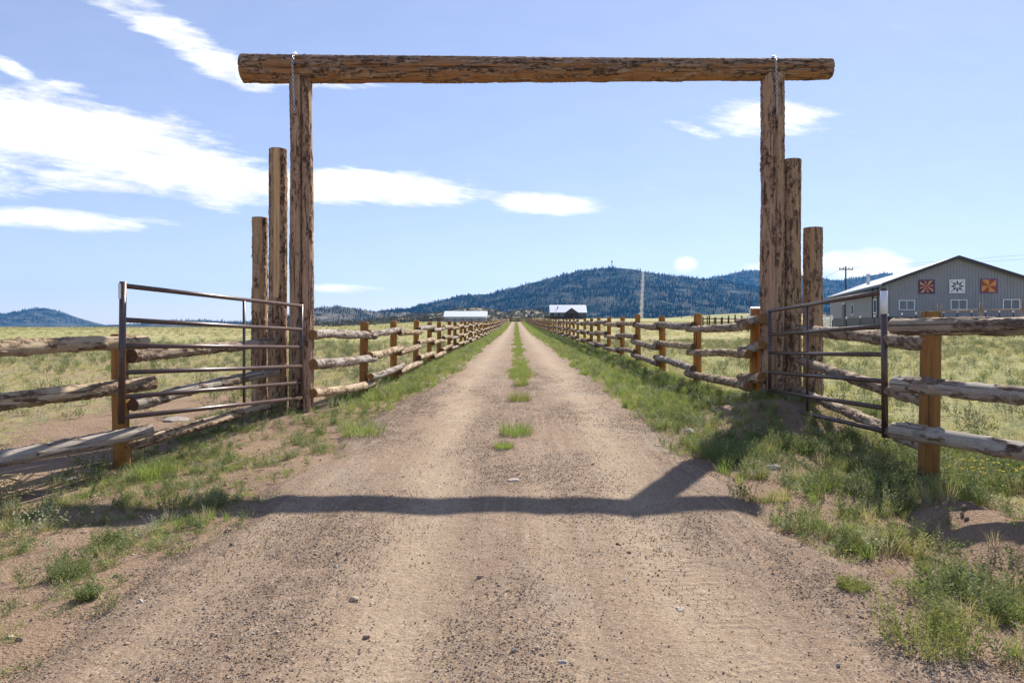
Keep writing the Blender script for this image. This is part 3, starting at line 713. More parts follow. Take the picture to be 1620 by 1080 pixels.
# near fences that run towards the camera, and the wings that join them to the gateway posts
PL = Vector((gx(195, 6.7), 6.7, 0)); PR = Vector((gx(1468, 5.45), 5.45, 0))
nf = fence('log rail fence at the left edge, running from the corner post towards the viewer', 'roadside fences', (PL.x, PL.y, 0))
add_post(nf, PL.x, PL.y, zpx(529, 6.7), 1)
for j, (y1, y0, r, mat, bk, x1) in enumerate([(541, 550, .060, 'log_pale', .5, 230), (606, 633, .061, 'log_pale', .66, 242), (681, 721, .062, 'log_grey', .22, 236)]):
    d1 = 6.56; d0 = 5.25
    a = Vector((gx(x1, d1), d1, zpx(y1, d1))); b = Vector((gx(0, d0)+.0, d0, zpx(y0+2, d0))); b = b+(b-a)*1.25
    add_rail(nf, a, b, r, r*1.05, mat, 500+j, True, bk, 'end_warm', .012)
q = PL+(Vector((gx(0, 5.25), 5.25, 0))-PL).normalized()*3.0; add_post(nf, q.x-.1, q.y, 1.2, 2)
wf = fence('log rails behind the left steel gate, joining corner post to gateway', 'gateway side rails', (PL.x, PL.y+.2, 0))
for j, (ya, yb, r, mat, bk) in enumerate([(562, 540, .060, 'log_tan', .5), (640, 588, .060, 'log_grey', .4), (706, 637, .055, 'log_pale', .5)]):
    da, db = 6.66, 9.22
    a = Vector((gx([199, 203, 190][j], da), da, zpx(ya, da))); b = Vector((gx(436, db), db, zpx(yb, db)))
    a = a+Vector((.05, 0, 0)) if j != 2 else a
    add_rail(wf, a, b, r*1.05, r*.9, mat, 510+j, True, bk, 'end_dark', .02)
nr = fence('log rail fence at the right edge, weathered grey rails on orange corner post', 'roadside fences', (PR.x, PR.y, 0))
add_post(nr, PR.x, PR.y, zpx(494, 5.45), 3)
for j, (y1, y0, r, mat, bk, x1) in enumerate([(517, 514, .061, 'log_tan', .5, 1413), (606, 627, .058, 'log_grey', .45, 1416), (680, 716, .062, 'log_grey', .25, 1413)]):
    d1 = 5.30; d0 = 4.45
    a = Vector((gx(x1, d1), d1, zpx(y1, d1))); b = Vector((gx(1620, d0), d0, zpx(y0, d0))); b = b+(b-a)*1.6
    add_rail(nr, a, b, r*.97, r*1.05, mat, 520+j, True, bk, 'end_warm', .008)
b2 = PR+Vector((.25, -2.9, 0)); add_post(nr, b2.x, b2.y, 1.35, 2)
wr_ = fence('log rails behind the right steel gate, joining gateway to orange corner post', 'gateway side rails', (PR.x, PR.y+.2, 0))
for j, (ya, yb, r, mat, bk) in enumerate([(543, 522, .070, 'log_tan', .5), (634, 568, .058, 'log_tan', .45), (709, 616, .055, 'log_tan', .4)]):
    da, db = 5.42, 9.2
    a = Vector((gx(1472, da), da-.02, zpx(ya, da))); b = Vector((gx(1263, db), db, zpx(yb, db)))
    add_rail(wr_, a, b, r, r*.85, mat, 530+j, True, bk, 'end_warm', .015)

# ------------------------------------------------------------------ grey barn with quilt panels
M['siding'] = plain('charcoal_ribbed_siding', (.265,.27,.295), .45, .15, .06, .4, 1.5)
M['wainscot'] = plain('dark_siding_base', (.035,.035,.04), .5, .1, .1)
M['roof_metal'] = plain('dark_trim_metal', (.05,.047,.047), .4, .2, .1)
M['roof_sheet'] = plain('galvanised_roof_sheet', (.30,.30,.31), .35, .4, .1)
M['white_trim'] = plain('white_window_frame', (.75,.76,.78), .45, 0, .04)
M['white_sheet'] = plain('white_roof_sheet', (.72,.74,.77), .4, .1, .05, .4)
M['white_wall'] = plain('pale_metal_wall', (.50,.52,.58), .5, .05, .05)
M['house_wall'] = plain('dark_timber_wall', (.085,.075,.072), .8, 0, .2)
M['dark_wood'] = plain('weathered_dark_timber', (.075,.052,.037), .9, 0, .3)
def glass_m():
    t = NT('dark_window_glass'); t.col((.03,.06,.10)).set(Roughness=.05, Specular_IOR_Level=.8); return t.m
M['glass'] = glass_m()
BA = R(-17.7)
bo = Vector((gx(1404, 62), 62, 0)); bz = .78
ex = Vector((math.cos(BA), math.sin(BA), 0)); ey = Vector((-math.sin(BA), math.cos(BA), 0))
BM = Matrix(((ex.x, ey.x, 0, bo.x), (ex.y, ey.y, 0, bo.y), (0, 0, 1, bz), (0, 0, 0, 1)))
def bp(x, y, z): return BM @ Vector((x, y, z))
HW, BL_, EV, PK = 5.55, 38.0, 4.05, 6.20
barn = empty('grey_barn', bp(HW, BL_/2, 0), 'long charcoal metal barn with gable end and three quilt panels', 'barn')
BR3 = BM.to_3x3()
def lbox(mb, c, d): return mb.box(BM @ Vector(c), d, M=BR3)
def ribbed(face):
    mb = MB()
    if face == 'gable':
        n = 46; xs_ = np.linspace(0, 2*HW, n+1)
        for i in range(n):
            x0, x1 = xs_[i], xs_[i+1]; w = .055
            for (a, b, o) in ((x0, x1-w, 0), (x1-w, x1, -.045)):
                za, zb = [EV+(PK-EV)*(1-abs(x-HW)/HW) for x in (a, b)]
                mb.add([bp(a, o, .9), bp(b, o, .9), bp(b, o, zb-.03), bp(a, o, za-.03)], [(0, 1, 2, 3)])
                if o: mb.add([bp(a, o, .9), bp(a, 0, .9), bp(a, 0, za-.03), bp(a, o, za-.03)], [(0, 3, 2, 1)]); mb.add([bp(b, o, .9), bp(b, 0, .9), bp(b, 0, zb-.03), bp(b, o, zb-.03)], [(0, 1, 2, 3)])
    return mb
part('gable_wall', ribbed('gable'), M['siding'], barn)
sw = MB()
for k in range(60):
    y0 = BL_*k/60; y1 = BL_*(k+1)/60
    sw.add([bp(0, y1, .9), bp(0, y0+.1, .9), bp(0, y0+.1, EV), bp(0, y1, EV)], [(0, 1, 2, 3)])
    sw.add([bp(-.04, y0+.1, .9), bp(-.04, y0, .9), bp(-.04, y0, EV), bp(-.04, y0+.1, EV)], [(0, 1, 2, 3)])
part('side_wall', sw, M['siding'], barn)
part('base_wainscot', lbox(MB(), (HW, -.03, .35), (2*HW+.12, .1, 1.08)), M['wainscot'], barn)
part('base_wainscot', lbox(MB(), (-.03, BL_/2, .35), (.1, BL_, 1.08)), M['wainscot'], barn)
part('rear_wall', lbox(MB(), (HW, BL_, EV/2), (2*HW, .1, EV)), M['siding'], barn)
part('side_wall', lbox(MB(), (2*HW, BL_/2, EV/2), (.1, BL_, EV)), M['siding'], barn)
sl_ = (PK-EV)/HW; oh = .55
for s in (-1, 1):
    mb = MB(); e0 = HW+s*(HW+oh); ze = EV-sl_*oh
    mb.prism([(HW, PK+.1), (e0, ze+.1), (e0, ze+.02), (HW, PK+.02)] if s > 0 else [(HW, PK+.02), (e0, ze+.02), (e0, ze+.1), (HW, PK+.1)], -.45, BL_+.4, BM)
    rf = part('roof_slope', mb, M['roof_sheet'], barn)
    fb = MB(); fb.prism([(HW, PK+.14), (e0, ze+.14), (e0, ze-.14), (HW, PK-.14)] if s > 0 else [(HW, PK-.14), (e0, ze-.14), (e0, ze+.14), (HW, PK+.14)], -.50, -.452, BM)
    part('bargeboard', fb, M['roof_metal'], barn)
    part('eave_fascia', lbox(MB(), (e0-s*.02, BL_/2, ze-.02), (.05, BL_+.8, .2)), M['roof_metal'], barn)
part('lean_to_roof', MB().prism([(-.0, 3.72), (-1.3, 3.42), (-1.3, 3.36), (0, 3.66)], 4, 26, BM), M['roof_metal'], barn)
def bwin(x, z, w, h, y=-.05):
    f = part('window', lbox(lbox(lbox(lbox(lbox(MB(), (x-w/2, y, z), (.07, .12, h)), (x+w/2, y, z), (.07, .12, h)), (x, y, z+h/2), (w+.07, .13, .07)), (x, y, z-h/2), (w+.07, .13, .07)), (x, y, z), (.05, .125, h-.08)), M['white_trim'], barn)
    for s in (-1, 1): part('pane', lbox(MB(), (x+s*w/4, y-.0, z), (w/2-.07, .06, h-.07)), M['glass'], f)
for x in (1.55, 5.65, 9.62): bwin(x, 1.98, 1.22, .84)
def swin(y, z, w, h):
    f = part('window', lbox(lbox(lbox(lbox(MB(), (-.06, y-w/2, z), (.1, .1, h)), (-.06, y+w/2, z), (.1, .1, h)), (-.06, y, z+h/2), (.11, w+.1, .1)), (-.06, y, z-h/2), (.11, w+.1, .1)), M['white_trim'], barn)
    part('pane', lbox(MB(), (-.05, y, z), (.05, w-.08, h-.08)), M['glass'], f)
swin(5.2, 2.0, 1.5, 1.3); swin(18.5, 1.9, 1.6, 1.2)
dr = part('sliding_door', lbox(MB(), (-.08, 25, 1.4), (.1, 2.0, 2.6)), M['wainscot'], barn)
part('door_frame', lbox(MB(), (-.10, 25, 2.72), (.1, 2.2, .12)), M['white_trim'], dr)
for yq in (4.0, 6.5): part('corner_trim', lbox(MB(), (-.1, yq, 2.4), (.08, .28, 3.2)), M['roof_metal'], barn)
part('corner_trim', lbox(MB(), (-.03, -.04, 2.5), (.16, .14, 3.2)), M['siding'], barn)
part('vent_pipe', MB().tube([bp(2.2, 22, EV+.6), bp(2.2, 22, EV+2.0)], .18, 10).tube([bp(2.2, 22, EV+2.0), bp(2.2, 22, EV+2.2)], .26, 10), M['white_trim'], barn)

# quilt panels: painted squares hung on the gable
Q = {k: plain('quilt_'+k, c, .6, 0, .06) for k, c in dict(orange=(.55,.19,.045), rust=(.36,.075,.04), purple=(.075,.05,.14), amber=(.62,.30,.09), white=(.74,.75,.76), navy=(.05,.075,.12), violet=(.16,.09,.2)).items()}
def quilt(xc, zc, w, kind, label):
    root = empty('quilt_panel', bp(xc, -.1, zc), label, 'quilt panel', 'painted quilt squares on the barn')
    part('backing', lbox(MB(), (xc, -.075, zc), (w, .05, w)), Q[{'pin1': 'purple', 'star': 'white', 'pin2': 'violet'}[kind]], root)
    def tri(pts, c, lift=.0):
        mb = MB(); mb.prism([(xc+p[0]*w/2, zc+p[1]*w/2) for p in pts], -.113-lift, -.103, BM); part('patch', mb, Q[c], root)
    if kind.startswith('pin'):
        cols = ('orange', 'purple', 'amber') if kind == 'pin1' else ('amber', 'rust', 'orange')
        nk = 16 if kind == 'pin1' else 8
        for k in range(nk):
            a0, a1 = k*2*math.pi/nk, (k+1)*2*math.pi/nk
            def sq(a, s=.84): m = max(abs(math.cos(a)), abs(math.sin(a))); return (s*math.cos(a)/m, s*math.sin(a)/m)
            tri([(0, 0), sq(a0), sq(a1)], (cols[0], cols[1], cols[2], cols[1])[k % 4] if nk == 16 else cols[k % 2])
    else:
        for k in range(8):
            a = k*math.pi/4; tri([(.18*math.cos(a), .18*math.sin(a)), (.52*math.cos(a-.3), .52*math.sin(a-.3)), (.86*math.cos(a), .86*math.sin(a)), (.52*math.cos(a+.3), .52*math.sin(a+.3))], 'navy')
        for k in range(4):
            a = k*math.pi/2+.785; tri([(.92*math.cos(a-.1), .92*math.sin(a-.1)), (1.12*math.cos(a), 1.12*math.sin(a)), (.92*math.cos(a+.1), .92*math.sin(a+.1))], 'navy')
quilt(3.12, 3.62, 1.25, 'pin1', 'orange and purple pinwheel quilt square on the barn gable')
quilt(5.52, 3.62, 1.22, 'star', 'white and navy star quilt square in the middle of the barn gable')
quilt(7.93, 3.62, 1.28, 'pin2', 'amber and rust pinwheel quilt square, rightmost on the barn gable')

# ------------------------------------------------------------------ white shed, house
def gable_box(root, c, w, dep, eave, ridge, wall, roofm, oh=.4, rz=0):
    """ridge runs along x; c = centre of the base"""
    c = Vector(c); Mx = Matrix.Translation(c) @ Matrix.Rotation(rz, 4, 'Z')
    mb = MB(); mb.box(Mx @ Vector((0, 0, eave/2-.4)), (w, dep, eave+.8), rz)
    for s in (-1, 1): mb.add([Mx @ Vector((s*w/2, -dep/2, eave)), Mx @ Vector((s*w/2, dep/2, eave)), Mx @ Vector((s*w/2, 0, ridge-.05))], [(0, 1, 2)])
    part('wall', mb, wall, root)
    k = (ridge-eave)/(dep/2)
    for s in (-1, 1):
        mb = MB(); y1 = s*(dep/2+oh); z1 = eave-k*oh
        a = [Vector((x, y, z)) for x in (-w/2-oh, w/2+oh) for (y, z) in ((0, ridge), (y1, z1), (y1, z1+.12), (0, ridge+.12))]
        mb.add([Mx @ p for p in a], [(0, 1, 2, 3), (4, 7, 6, 5), (0, 4, 5, 1), (1, 5, 6, 2), (2, 6, 7, 3), (3, 7, 4, 0)]); part('roof_slope', mb, roofm, root)
    return Mx
ws_y = 300; wsx = gx(737.5, ws_y); wsz = Hs(wsx, ws_y)
ws = empty('white_shed', (wsx, ws_y, wsz), 'long white metal shed with bright roof beyond the left fence', 'shed')
Mx = gable_box(ws, (wsx, ws_y, wsz), 18.2, 10, 2.45, 4.75, M['white_wall'], M['white_sheet'], .4)
d_ = part('door_frame', MB().box((wsx-.2, ws_y-5.05, wsz+1.1), (2.6, .1, 2.4)), plain('shed_door_grey', (.34,.35,.38)), ws)
part('door', MB().box((wsx-.2, ws_y-5.12, wsz+1.05), (2.2, .1, 2.1)), M['white_wall'], d_)
hy = 280; hx = gx(898, hy); hz = Hs(hx, hy)
ho = empty('ranch_house', (hx, hy, hz), 'dark ranch house with pale metal roof and porch gable beyond the right fence', 'house')
gable_box(ho, (hx, hy, hz), 14.2, 9, 2.75, 5.6, M['house_wall'], M['white_sheet'], .45)
pg = MB(); px0, py0 = hx+1.2, hy-4.5
pg.prism([(px0-2.3, hz+2.5), (px0, hz+4.1), (px0+2.3, hz+2.5)], py0-1.6, py0+2.5); part('porch_gable', pg, M['house_wall'], ho)
for s in (-1, 1):
    mb = MB(); poly = [(px0, hz+4.35), (px0+s*2.8, hz+2.4), (px0+s*2.8, hz+2.2), (px0, hz+4.12)]
    mb.prism(poly if s > 0 else poly[::-1], py0-1.9, py0+2.6); part('porch_roof', mb, M['roof_metal'], ho)
for s in (-1, 1): part('porch_post', MB().box((px0+s*2.1, py0-1.5, hz+1.2), (.22, .22, 2.6)), M['dark_wood'], ho)
for wx in (-5.2, -2.6, 5.2):
    f = part('window', MB().box((hx+wx, hy-4.52, hz+1.6), (1.4, .12, 1.2)), plain('house_frame', (.28,.27,.26)), ho)
    part('pane', MB().box((hx+wx, hy-4.57, hz+1.6), (1.15, .1, .95)), M['glass'], f)
part('chimney_pipe', MB().tube([(hx-4.2, hy-2.2, hz+3.9), (hx-4.2, hy-2.2, hz+5.0)], .22, 8), M['roof_metal'], ho)
part('front_door', MB().box((px0, hy-4.55, hz+1.05), (1.1, .12, 2.1)), M['dark_wood'], ho)
part('deck', MB().box((hx-6.5, hy-6.2, hz+.35), (7, 3, .5)).box((hx-6.5, hy-7.6, hz+.85), (7, .12, .6)), M['dark_wood'], ho)

# cross fence and gate that close the far end of the driveway
cf = empty('plank_fence', (-10, 234, Hs(-10, 234)), 'dark plank fence closing the far end of the driveway', 'fence')
for k, xq in enumerate(np.arange(-32, 12.1, 2.75)):
    part('post', MB().box((xq, 234, Hs(xq, 234)+.7), (.2, .2, 1.8)), M['dark_wood'], cf)
    if k:
        for zq in (.45, .95, 1.4):
            za, zb = Hs(xq-2.75, 234)+zq, Hs(xq, 234)+zq
            part('rail', MB().tube([(xq-2.75, 233.85, za), (xq, 233.85, zb)], .11, 5), M['dark_wood'], cf)
fg = empty('field_gate', (.6, 233.3, Hs(.6, 233.3)), 'dark closed gate across the far end of the driveway', 'gate')
for zq in np.linspace(.25, 1.35, 5): part('bar', MB().box((.6, 233.3, Hs(.6, 233.3)+zq), (5.6, .1, .19)), M['dark_wood'], fg)
for xq in (-2.2, .6, 3.4): part('upright', MB().box((xq, 233.18, Hs(.6, 233.3)+.8), (.16, .1, 1.35)), M['dark_wood'], fg)

# corral, wire fence, white panel
M['grey_post'] = plain('dark_steel_post', (.04,.04,.042), .6, .3)
def run_fence(name, label, pts, h, rw, rails, rr, mat, cat='fence', tips=False, jit=.0, round_=True):
    root = empty(name, (*pts[0][:2], Hs(*pts[0][:2])), label, cat); prev = None
    for k, (x, y) in enumerate(pts):
        z = Hs(x, y); hh = h*(1+random.uniform(-jit, jit))
        p = part('post', MB().tube([(x, y, z-.3), (x, y, z+hh)], rw, 8), mat, root)
        if tips: part('insulator', MB().tube([(x, y, z+hh-.12), (x, y, z+hh+.06)], rw*1.5, 6), M['white_trim'], p)
        if prev:
            for q in rails: part('rail' if rr > .02 else 'wire', MB().tube([(prev[0], prev[1]-rw, prev[2]+q), (x, y-rw, z+q)], rr, 5), mat, root)
        prev = (x, y, z)
    return root
run_fence('corral_fence', 'dark timber corral of tall thin posts beyond the right fence', [(gx(1112+i*10.2, 85-i*1.6), 85-i*1.6) for i in range(9)], 1.75, .09, (.45, .95, 1.4), .045, M['dark_wood'], jit=.1)
run_fence('corral_fence', 'second corral fence of dark posts, behind the nearer corral', [(gx(1108+i*11, 112), 112) for i in range(9)], 1.7, .1, (.5, 1.0, 1.45), .05, M['dark_wood'], jit=.1)
run_fence('wire_fence', 'thin wire fence on black posts in front of the grey barn', [(gx(1317+i*22, 52-i*.5), 52-i*.5) for i in range(17)], 1.35, .035, (.5, .9, 1.25), .008, M['grey_post'], tips=True)
run_fence('pole_fence', 'single-rail timber fence in front of the barn windows', [(gx(1486+i*66, 44), 44) for i in range(5)], 1.95, .10, (1.45,), .05, M['log_tan'])
wp = empty('white_panel_fence', (gx(1306, 55), 55, Hs(gx(1306, 55), 55)), 'short white board fence panel beside the right gateway posts', 'fence')
x0, x1 = gx(1296, 55), gx(1317, 55); zb_ = Hs(x0, 55)
for zq in (.45, .72, .99, 1.26, 1.5): part('board', MB().box(((x0+x1)/2, 55, zb_+zq), (x1-x0, .04, .15)), M['white_trim'], wp)
for xq in (x0, (x0+x1)/2, x1): part('post', MB().box((xq, 55.09, zb_+.75), (.1, .1, 1.8)), M['white_trim'], wp)
sh = empty('white_shed', (gx(1197, 170), 170, Hs(gx(1197, 170), 170)), 'small white shed glimpsed left of the right gateway post', 'shed')
gable_box(sh, (gx(1199, 170), 170, Hs(gx(1199, 170), 170)+1.0), 3.2, 3, 2.1, 2.9, M['white_wall'], M['white_sheet'], .2)

# utility poles and wires
def pole(px, d, top, base_z, arm, label, r=.14):
    x = gx(px, d); zt = zpx(top, d); o = empty('utility_pole', (x, d, base_z), label, 'utility pole', 'utility poles')
    part('pole', MB().tube([(x, d, base_z-1), (x, d, zt)], [r*1.25, r*.8], 8), M['dark_wood'], o)
    if arm:
        a = part('crossarm', MB().box((x, d-.16, zt-.55), (arm, .13, .16)), M['dark_wood'], o)
        for s in (-.46, -.2, .2, .46): part('insulator', MB().tube([(x+s*arm, d-.16, zt-.47), (x+s*arm, d-.16, zt-.22)], .06, 6), M['grey_post'], a)
    return Vector((x, d-.16, zt-.3))
p1 = pole(1338, 112, 421, 0, 2.3, 'utility pole with crossarm behind the grey barn')
p2 = pole(1188, 300, 463, 0, 2.6, 'faint utility pole with crossarm near the right gateway post', .2)
p3 = pole(1078, 420, 478, 0, 2.4, 'distant utility pole beyond the right driveway fence', .25)
p4 = pole(1005, 520, 487, 0, 0, 'farthest bare utility pole in front of the mountain clearing', .3)
def wire(a, b, sag, r, label):
    mb = MB(); n = 16; mb.tube([a.lerp(b, i/n)-Vector((0, 0, sag*4*(i/n)*(1-i/n))) for i in range(n+1)], r, 4)
    tag(part('overhead_wire', mb, M['grey_post']), label, 'wire', 'overhead wires')
off = Vector((70, -55, 6.0))
wire(p1+Vector((-1.05, 0, 0)), p1+off+Vector((-1.05, 0, 0)), 1.2, .016, 'upper thin power wire crossing the sky above the barn roof')
wire(p1+Vector((1.05, 0, 0)), p1+off+Vector((1.05, 0, -.6)), 1.6, .016, 'lower thin power wire crossing the sky above the barn roof')
wire(p1+Vector((-.4, 0, 0)), p2, 2.5, .03, 'power wire from the barn pole to the pole beside the gateway')
wire(p2, p3, 2.5, .045, 'power wire between the two distant poles across the mountain')
# radio mast on the summit
d = 3300; mx_ = gx(968, d); mz = float(hill_z('mountain_ridge', np.array([mx_]), np.array([d*1.0]))[0])
rmst = empty('radio_mast', (mx_, d, mz), 'small radio mast on the summit of the mountain ridge', 'mast')
mb = MB(); hh = 34
for a in range(3):
    t = a*2.094; mb.tube([(mx_+2*math.cos(t), d+2*math.sin(t), mz-4), (mx_+.9*math.cos(t), d+.9*math.sin(t), mz+hh)], .7, 4)
for k in range(8):
    z = mz+k*hh/8
    mb.tube([(mx_-1.7, d, z), (mx_+1.6, d+.5, z+hh/8)], .4, 4)
part('lattice_tower', mb, M['grey_post'], rmst); part('antenna', MB().box((mx_, d, mz+hh-3), (6, 4, 7)), M['grey_post'], rmst)

# ------------------------------------------------------------------ plants
def blades(mb, n, h, spread, w, r, bend=.5, rad=.05, seg=3):
    for _ in range(n):
        a = r.uniform(0, 6.283); q = rad*math.sqrt(r.random()); p = Vector((q*math.cos(a), q*math.sin(a), -.01))
        b = a+r.gauss(0, .8); d = Vector((math.cos(b), math.sin(b), 0)); hh = h*r.uniform(.45, 1.1); ln = hh*spread*r.uniform(.2, 1.2); ww = w*r.uniform(.7, 1.3)
        sd_ = Vector((-d.y, d.x, 0))*ww/2; V = []
        for k in range(seg):
            t = k/seg; c = p+d*(ln*t**(1+bend))+Vector((0, 0, hh*t*(1-.18*spread*t))); s_ = 1-.5*t
            V += [c-sd_*s_, c+sd_*s_]
        V.append(p+d*ln+Vector((0, 0, hh*(1-.18*spread))))
        Fc = [(2*k, 2*k+1, 2*k+3, 2*k+2) for k in range(seg-1)]+[(2*seg-2, 2*seg-1, 2*seg)]
        mb.add(V, Fc)
def leaf(mb, c, d, l, w, r):
    d = d.normalized(); s = d.cross(Vector((r.gauss(0, 1), r.gauss(0, 1), r.gauss(0, 1)))).normalized()*w/2
    mb.add([c, c+d*l*.5+s, c+d*l, c+d*l*.5-s], [(0, 1, 2, 3)])
def stems(mb, n, h, rad, r, nl=9, ll=.03, lw=.010, spread=.5):
    for _ in range(n):
        a = r.uniform(0, 6.283); q = rad*math.sqrt(r.random()); p = Vector((q*math.cos(a), q*math.sin(a), 0)); out = Vector((math.cos(a), math.sin(a), 0))
        hh = h*r.uniform(.5, 1.1); tip = p+out*spread*hh*r.uniform(.2, 1)+Vector((r.gauss(0, .1)*hh, r.gauss(0, .1)*hh, hh))
        s_ = Vector((-out.y, out.x, 0))*.0016
        mb.add([p-s_, p+s_, tip], [(0, 1, 2)])
        for k in range(nl):
            t = .2+.8*k/nl; b = r.uniform(0, 6.283)
            leaf(mb, p.lerp(tip, t), Vector((math.cos(b), math.sin(b), r.uniform(.2, 1.2))), ll*r.uniform(.6, 1.3), lw, r)
def proto(kind, seed, mat):
    r = random.Random(seed); mb = MB()
    if kind == 'tall': blades(mb, 46, .20, .55, .0048, r, .6, .06)
    elif kind == 'short': blades(mb, 36, .085, .9, .0050, r, .6, .07)
    elif kind == 'dry': blades(mb, 30, .20, .6, .0036, r, .5, .05)
    elif kind == 'weed': stems(mb, 16, .20, .06, r, 10, .030, .010)
    elif kind == 'mat':
        for _ in range(70):
            a = r.uniform(0, 6.283); q = .12*math.sqrt(r.random())
            leaf(mb, Vector((q*math.cos(a), q*math.sin(a), r.uniform(.004, .045))), Vector((r.gauss(0, 1), r.gauss(0, 1), .6)), .022, .011, r)
    elif kind == 'far': blades(mb, 26, .15, .9, .014, r, .5, .20, 2)
    elif kind == 'sage': stems(mb, 16, .18, .08, r, 9, .026, .010, .9)
    me = mb.mesh(kind+'_shape'); me.materials.append(mat); return me
def sample(n, x0, x1, y0, y1, fn, seed, ybias=1.0):
    g = np.random.default_rng(seed); x = g.uniform(x0, x1, n); t = g.random(n)
    y = y0+(y1-y0)*t**ybias
    k = g.random(n) < fn(x, y); return x[k], y[k], g
def onroad(x, y, m=0.0): return (x < road_edge(y, 1)-m) & (x > -road_edge(y, -1)+m) & (y < 236)
def vis(x, y): return (np.abs(x) < 1.3*y+6)

# lush verges along the driveway
def verge(x, y):
    cl = sm(.36, .6, fbm(x*1.5, y*1.2, oc=4, seed=61))
    a = sm(-.30, .35, -x-road_edge(y, -1))*(x > -3.0); b = sm(-.30, .35, x-road_edge(y, 1))*(x < 3.5)
    d = a*(.25+.75*cl)*sm(9.0, 10.6, y)+b*(.3+.7*cl)*sm(7.4, 9.3, y)
    d = d*(1-.95*np.exp(-((x-3.1)/.75)**4-((y-8.7)/.9)**4))
    return d
P_ = []; S_ = []; I_ = []
x, y, g = sample(42000, -3.0, 3.5, 7.4, 60, verge, 71, 1.35)
P_.append(np.stack([x, y, H(x, y)], -1)); S_.append(g.uniform(.42, .95, len(x))); I_.append(g.choice(8, len(x), p=[.2,.18,.14,.14,.08,.12,.08,.06]))
x, y, g = sample(26000, -3.0, 3.5, 60, 232, verge, 72, 1.2)
P_.append(np.stack([x, y, H(x, y)], -1)); S_.append(g.uniform(.9, 1.6, len(x))); I_.append(g.choice([0, 1, 2, 8, 9], len(x)))
# strip between the wheel tracks
def strip(x, y):
    w = .19+.04*np.sin(y*.9)+.10*(fbm(y*.6, y*0+3, oc=3, seed=64)-.5)*2
    on = sm(12.6, 17.5, y)*(.25+.75*sm(.30, .5, fbm(y*.35, y*0+1, oc=3, seed=65)+.12*sm(15, 30, y)))
    return np.exp(-(np.abs(x-.10)/w)**3)*on*(.4+.6*sm(.35, .55, fbm(x*3, y*2, oc=3, seed=66)))
x, y, g = sample(26000, -.5, .7, 12, 230, strip, 73, 1.7)
P_.append(np.stack([x, y, H(x, y)+.01], -1)); S_.append(g.uniform(.4, .85, len(x))*(1+.5*sm(40, 120, y))); I_.append(g.choice([0, 1, 2, 3], len(x)))
GP = [proto('tall', 1, M['grass_lush']), proto('tall', 2, M['grass_lush']), proto('tall', 3, M['grass']), proto('short', 4, M['grass']), proto('dry', 5, M['straw']), proto('weed', 6, M['weed']), proto('mat', 7, M['grass_lush']), proto('sage', 8, M['sage']), proto('far', 9, M['grass_lush']), proto('far', 10, M['grass'])]
scatter('verge_grass', GP, np.concatenate(P_), np.concatenate(S_), np.concatenate(I_), 'green grass on the verges and the middle strip of the driveway', 'grass')

# weeds on the near shoulders
def shoulder(x, y):
    n = fbm(x*2.6+3, y*2.6, oc=4, seed=81, gain=.6); cl = sm(.42, .56, n)
    L_ = sm(-.25, .4, -x-road_edge(y, -1))*(x > -4.2); R_ = sm(-.25, .4, x-road_edge(y, 1))
    wind = np.exp(-((x-2.95)/.30)**2)*(1-sm(4.2, 5.2, y))
    mound = np.exp(-((x-3.2)/1.0)**4-((y-8.2)/1.1)**4)+np.exp(-((x+3.0)/.6)**2-((y-9.0)/.7)**2)
    dl = L_*(.07+.62*cl)*(1-.75*mound); dr_ = R_*(.07+.85*sm(.44, .57, n))*(1-.9*wind)*(1-.85*np.clip(mound*1.3, 0, 1))
    return np.where(x < 0, dl, dr_)*vis(x, y)
x, y, g = sample(36000, -4.2, 4.4, 1.2, 9.6, shoulder, 82, .8)
i = np.where(x < 0, g.choice([0, 3, 4, 5, 6, 10, 7], len(x), p=[.04,.18,.10,.18,.26,.20,.04]), g.choice([0, 2, 3, 4, 5, 6, 7], len(x), p=[.08,.08,.18,.13,.28,.19,.06]))
s_ = np.where(x < 0, g.uniform(.25, .58, len(x)), g.uniform(.3, .85, len(x)))
GP2 = GP+[proto('mat', 11, M['weed'])]
scatter('shoulder_weeds', GP2, np.stack([x, y, H(x, y)], -1), s_, i, 'patchy weeds and grass on the dirt shoulders around the gateway', 'weeds')

# pasture
def pasture(x, y):
    n = fbm(x*.7, y*.7, oc=4, seed=91); out = (x < -2.9) | (x > 3.45)
    bare_ = (1-sm(4.6, 6.4, -x))*(x < 0)*(1-sm(10, 13, y))*.8
    return out*(.25+.75*sm(.38, .6, n))*(1-bare_)*vis(x, y)
x, y, g = sample(118000, -52, 52, .5, 42, pasture, 92, .8)
i = g.choice([0, 1, 2, 3, 4, 9, 10], len(x), p=[.23,.20,.15,.12,.17,.06,.07])
PP = [proto('short', 21, M['field_grass']), proto('tall', 22, M['field_grass']), proto('sage', 23, M['sage']), proto('short', 24, M['grass']), proto('dry', 25, M['straw']), proto('far', 26, M['field_grass']), proto('far', 27, M['grass']), proto('far', 28, M['straw']), proto('far', 29, M['sage']), proto('weed', 30, M['weed']), proto('sage', 31, M['scrub'])]
Pa = [np.stack([x, y, H(x, y)], -1)]; Sa = [g.uniform(.45, 1.0, len(x))*np.where(i >= 9, 1.5, 1)]; Ia = [i]
x, y, g = sample(96000, -300, 300, 42, 240, lambda x, y: (.3+.7*sm(.35, .6, fbm(x*.15, y*.15, oc=4, seed=93)))*vis(x, y)*((x < -2.9) | (x > 3.5)), 94, .9)
Pa.append(np.stack([x, y, H(x, y)], -1)); Sa.append(g.uniform(.8, 1.9, len(x))); Ia.append(g.choice([5, 6, 7, 8, 10], len(x), p=[.38,.12,.20,.16,.14]))
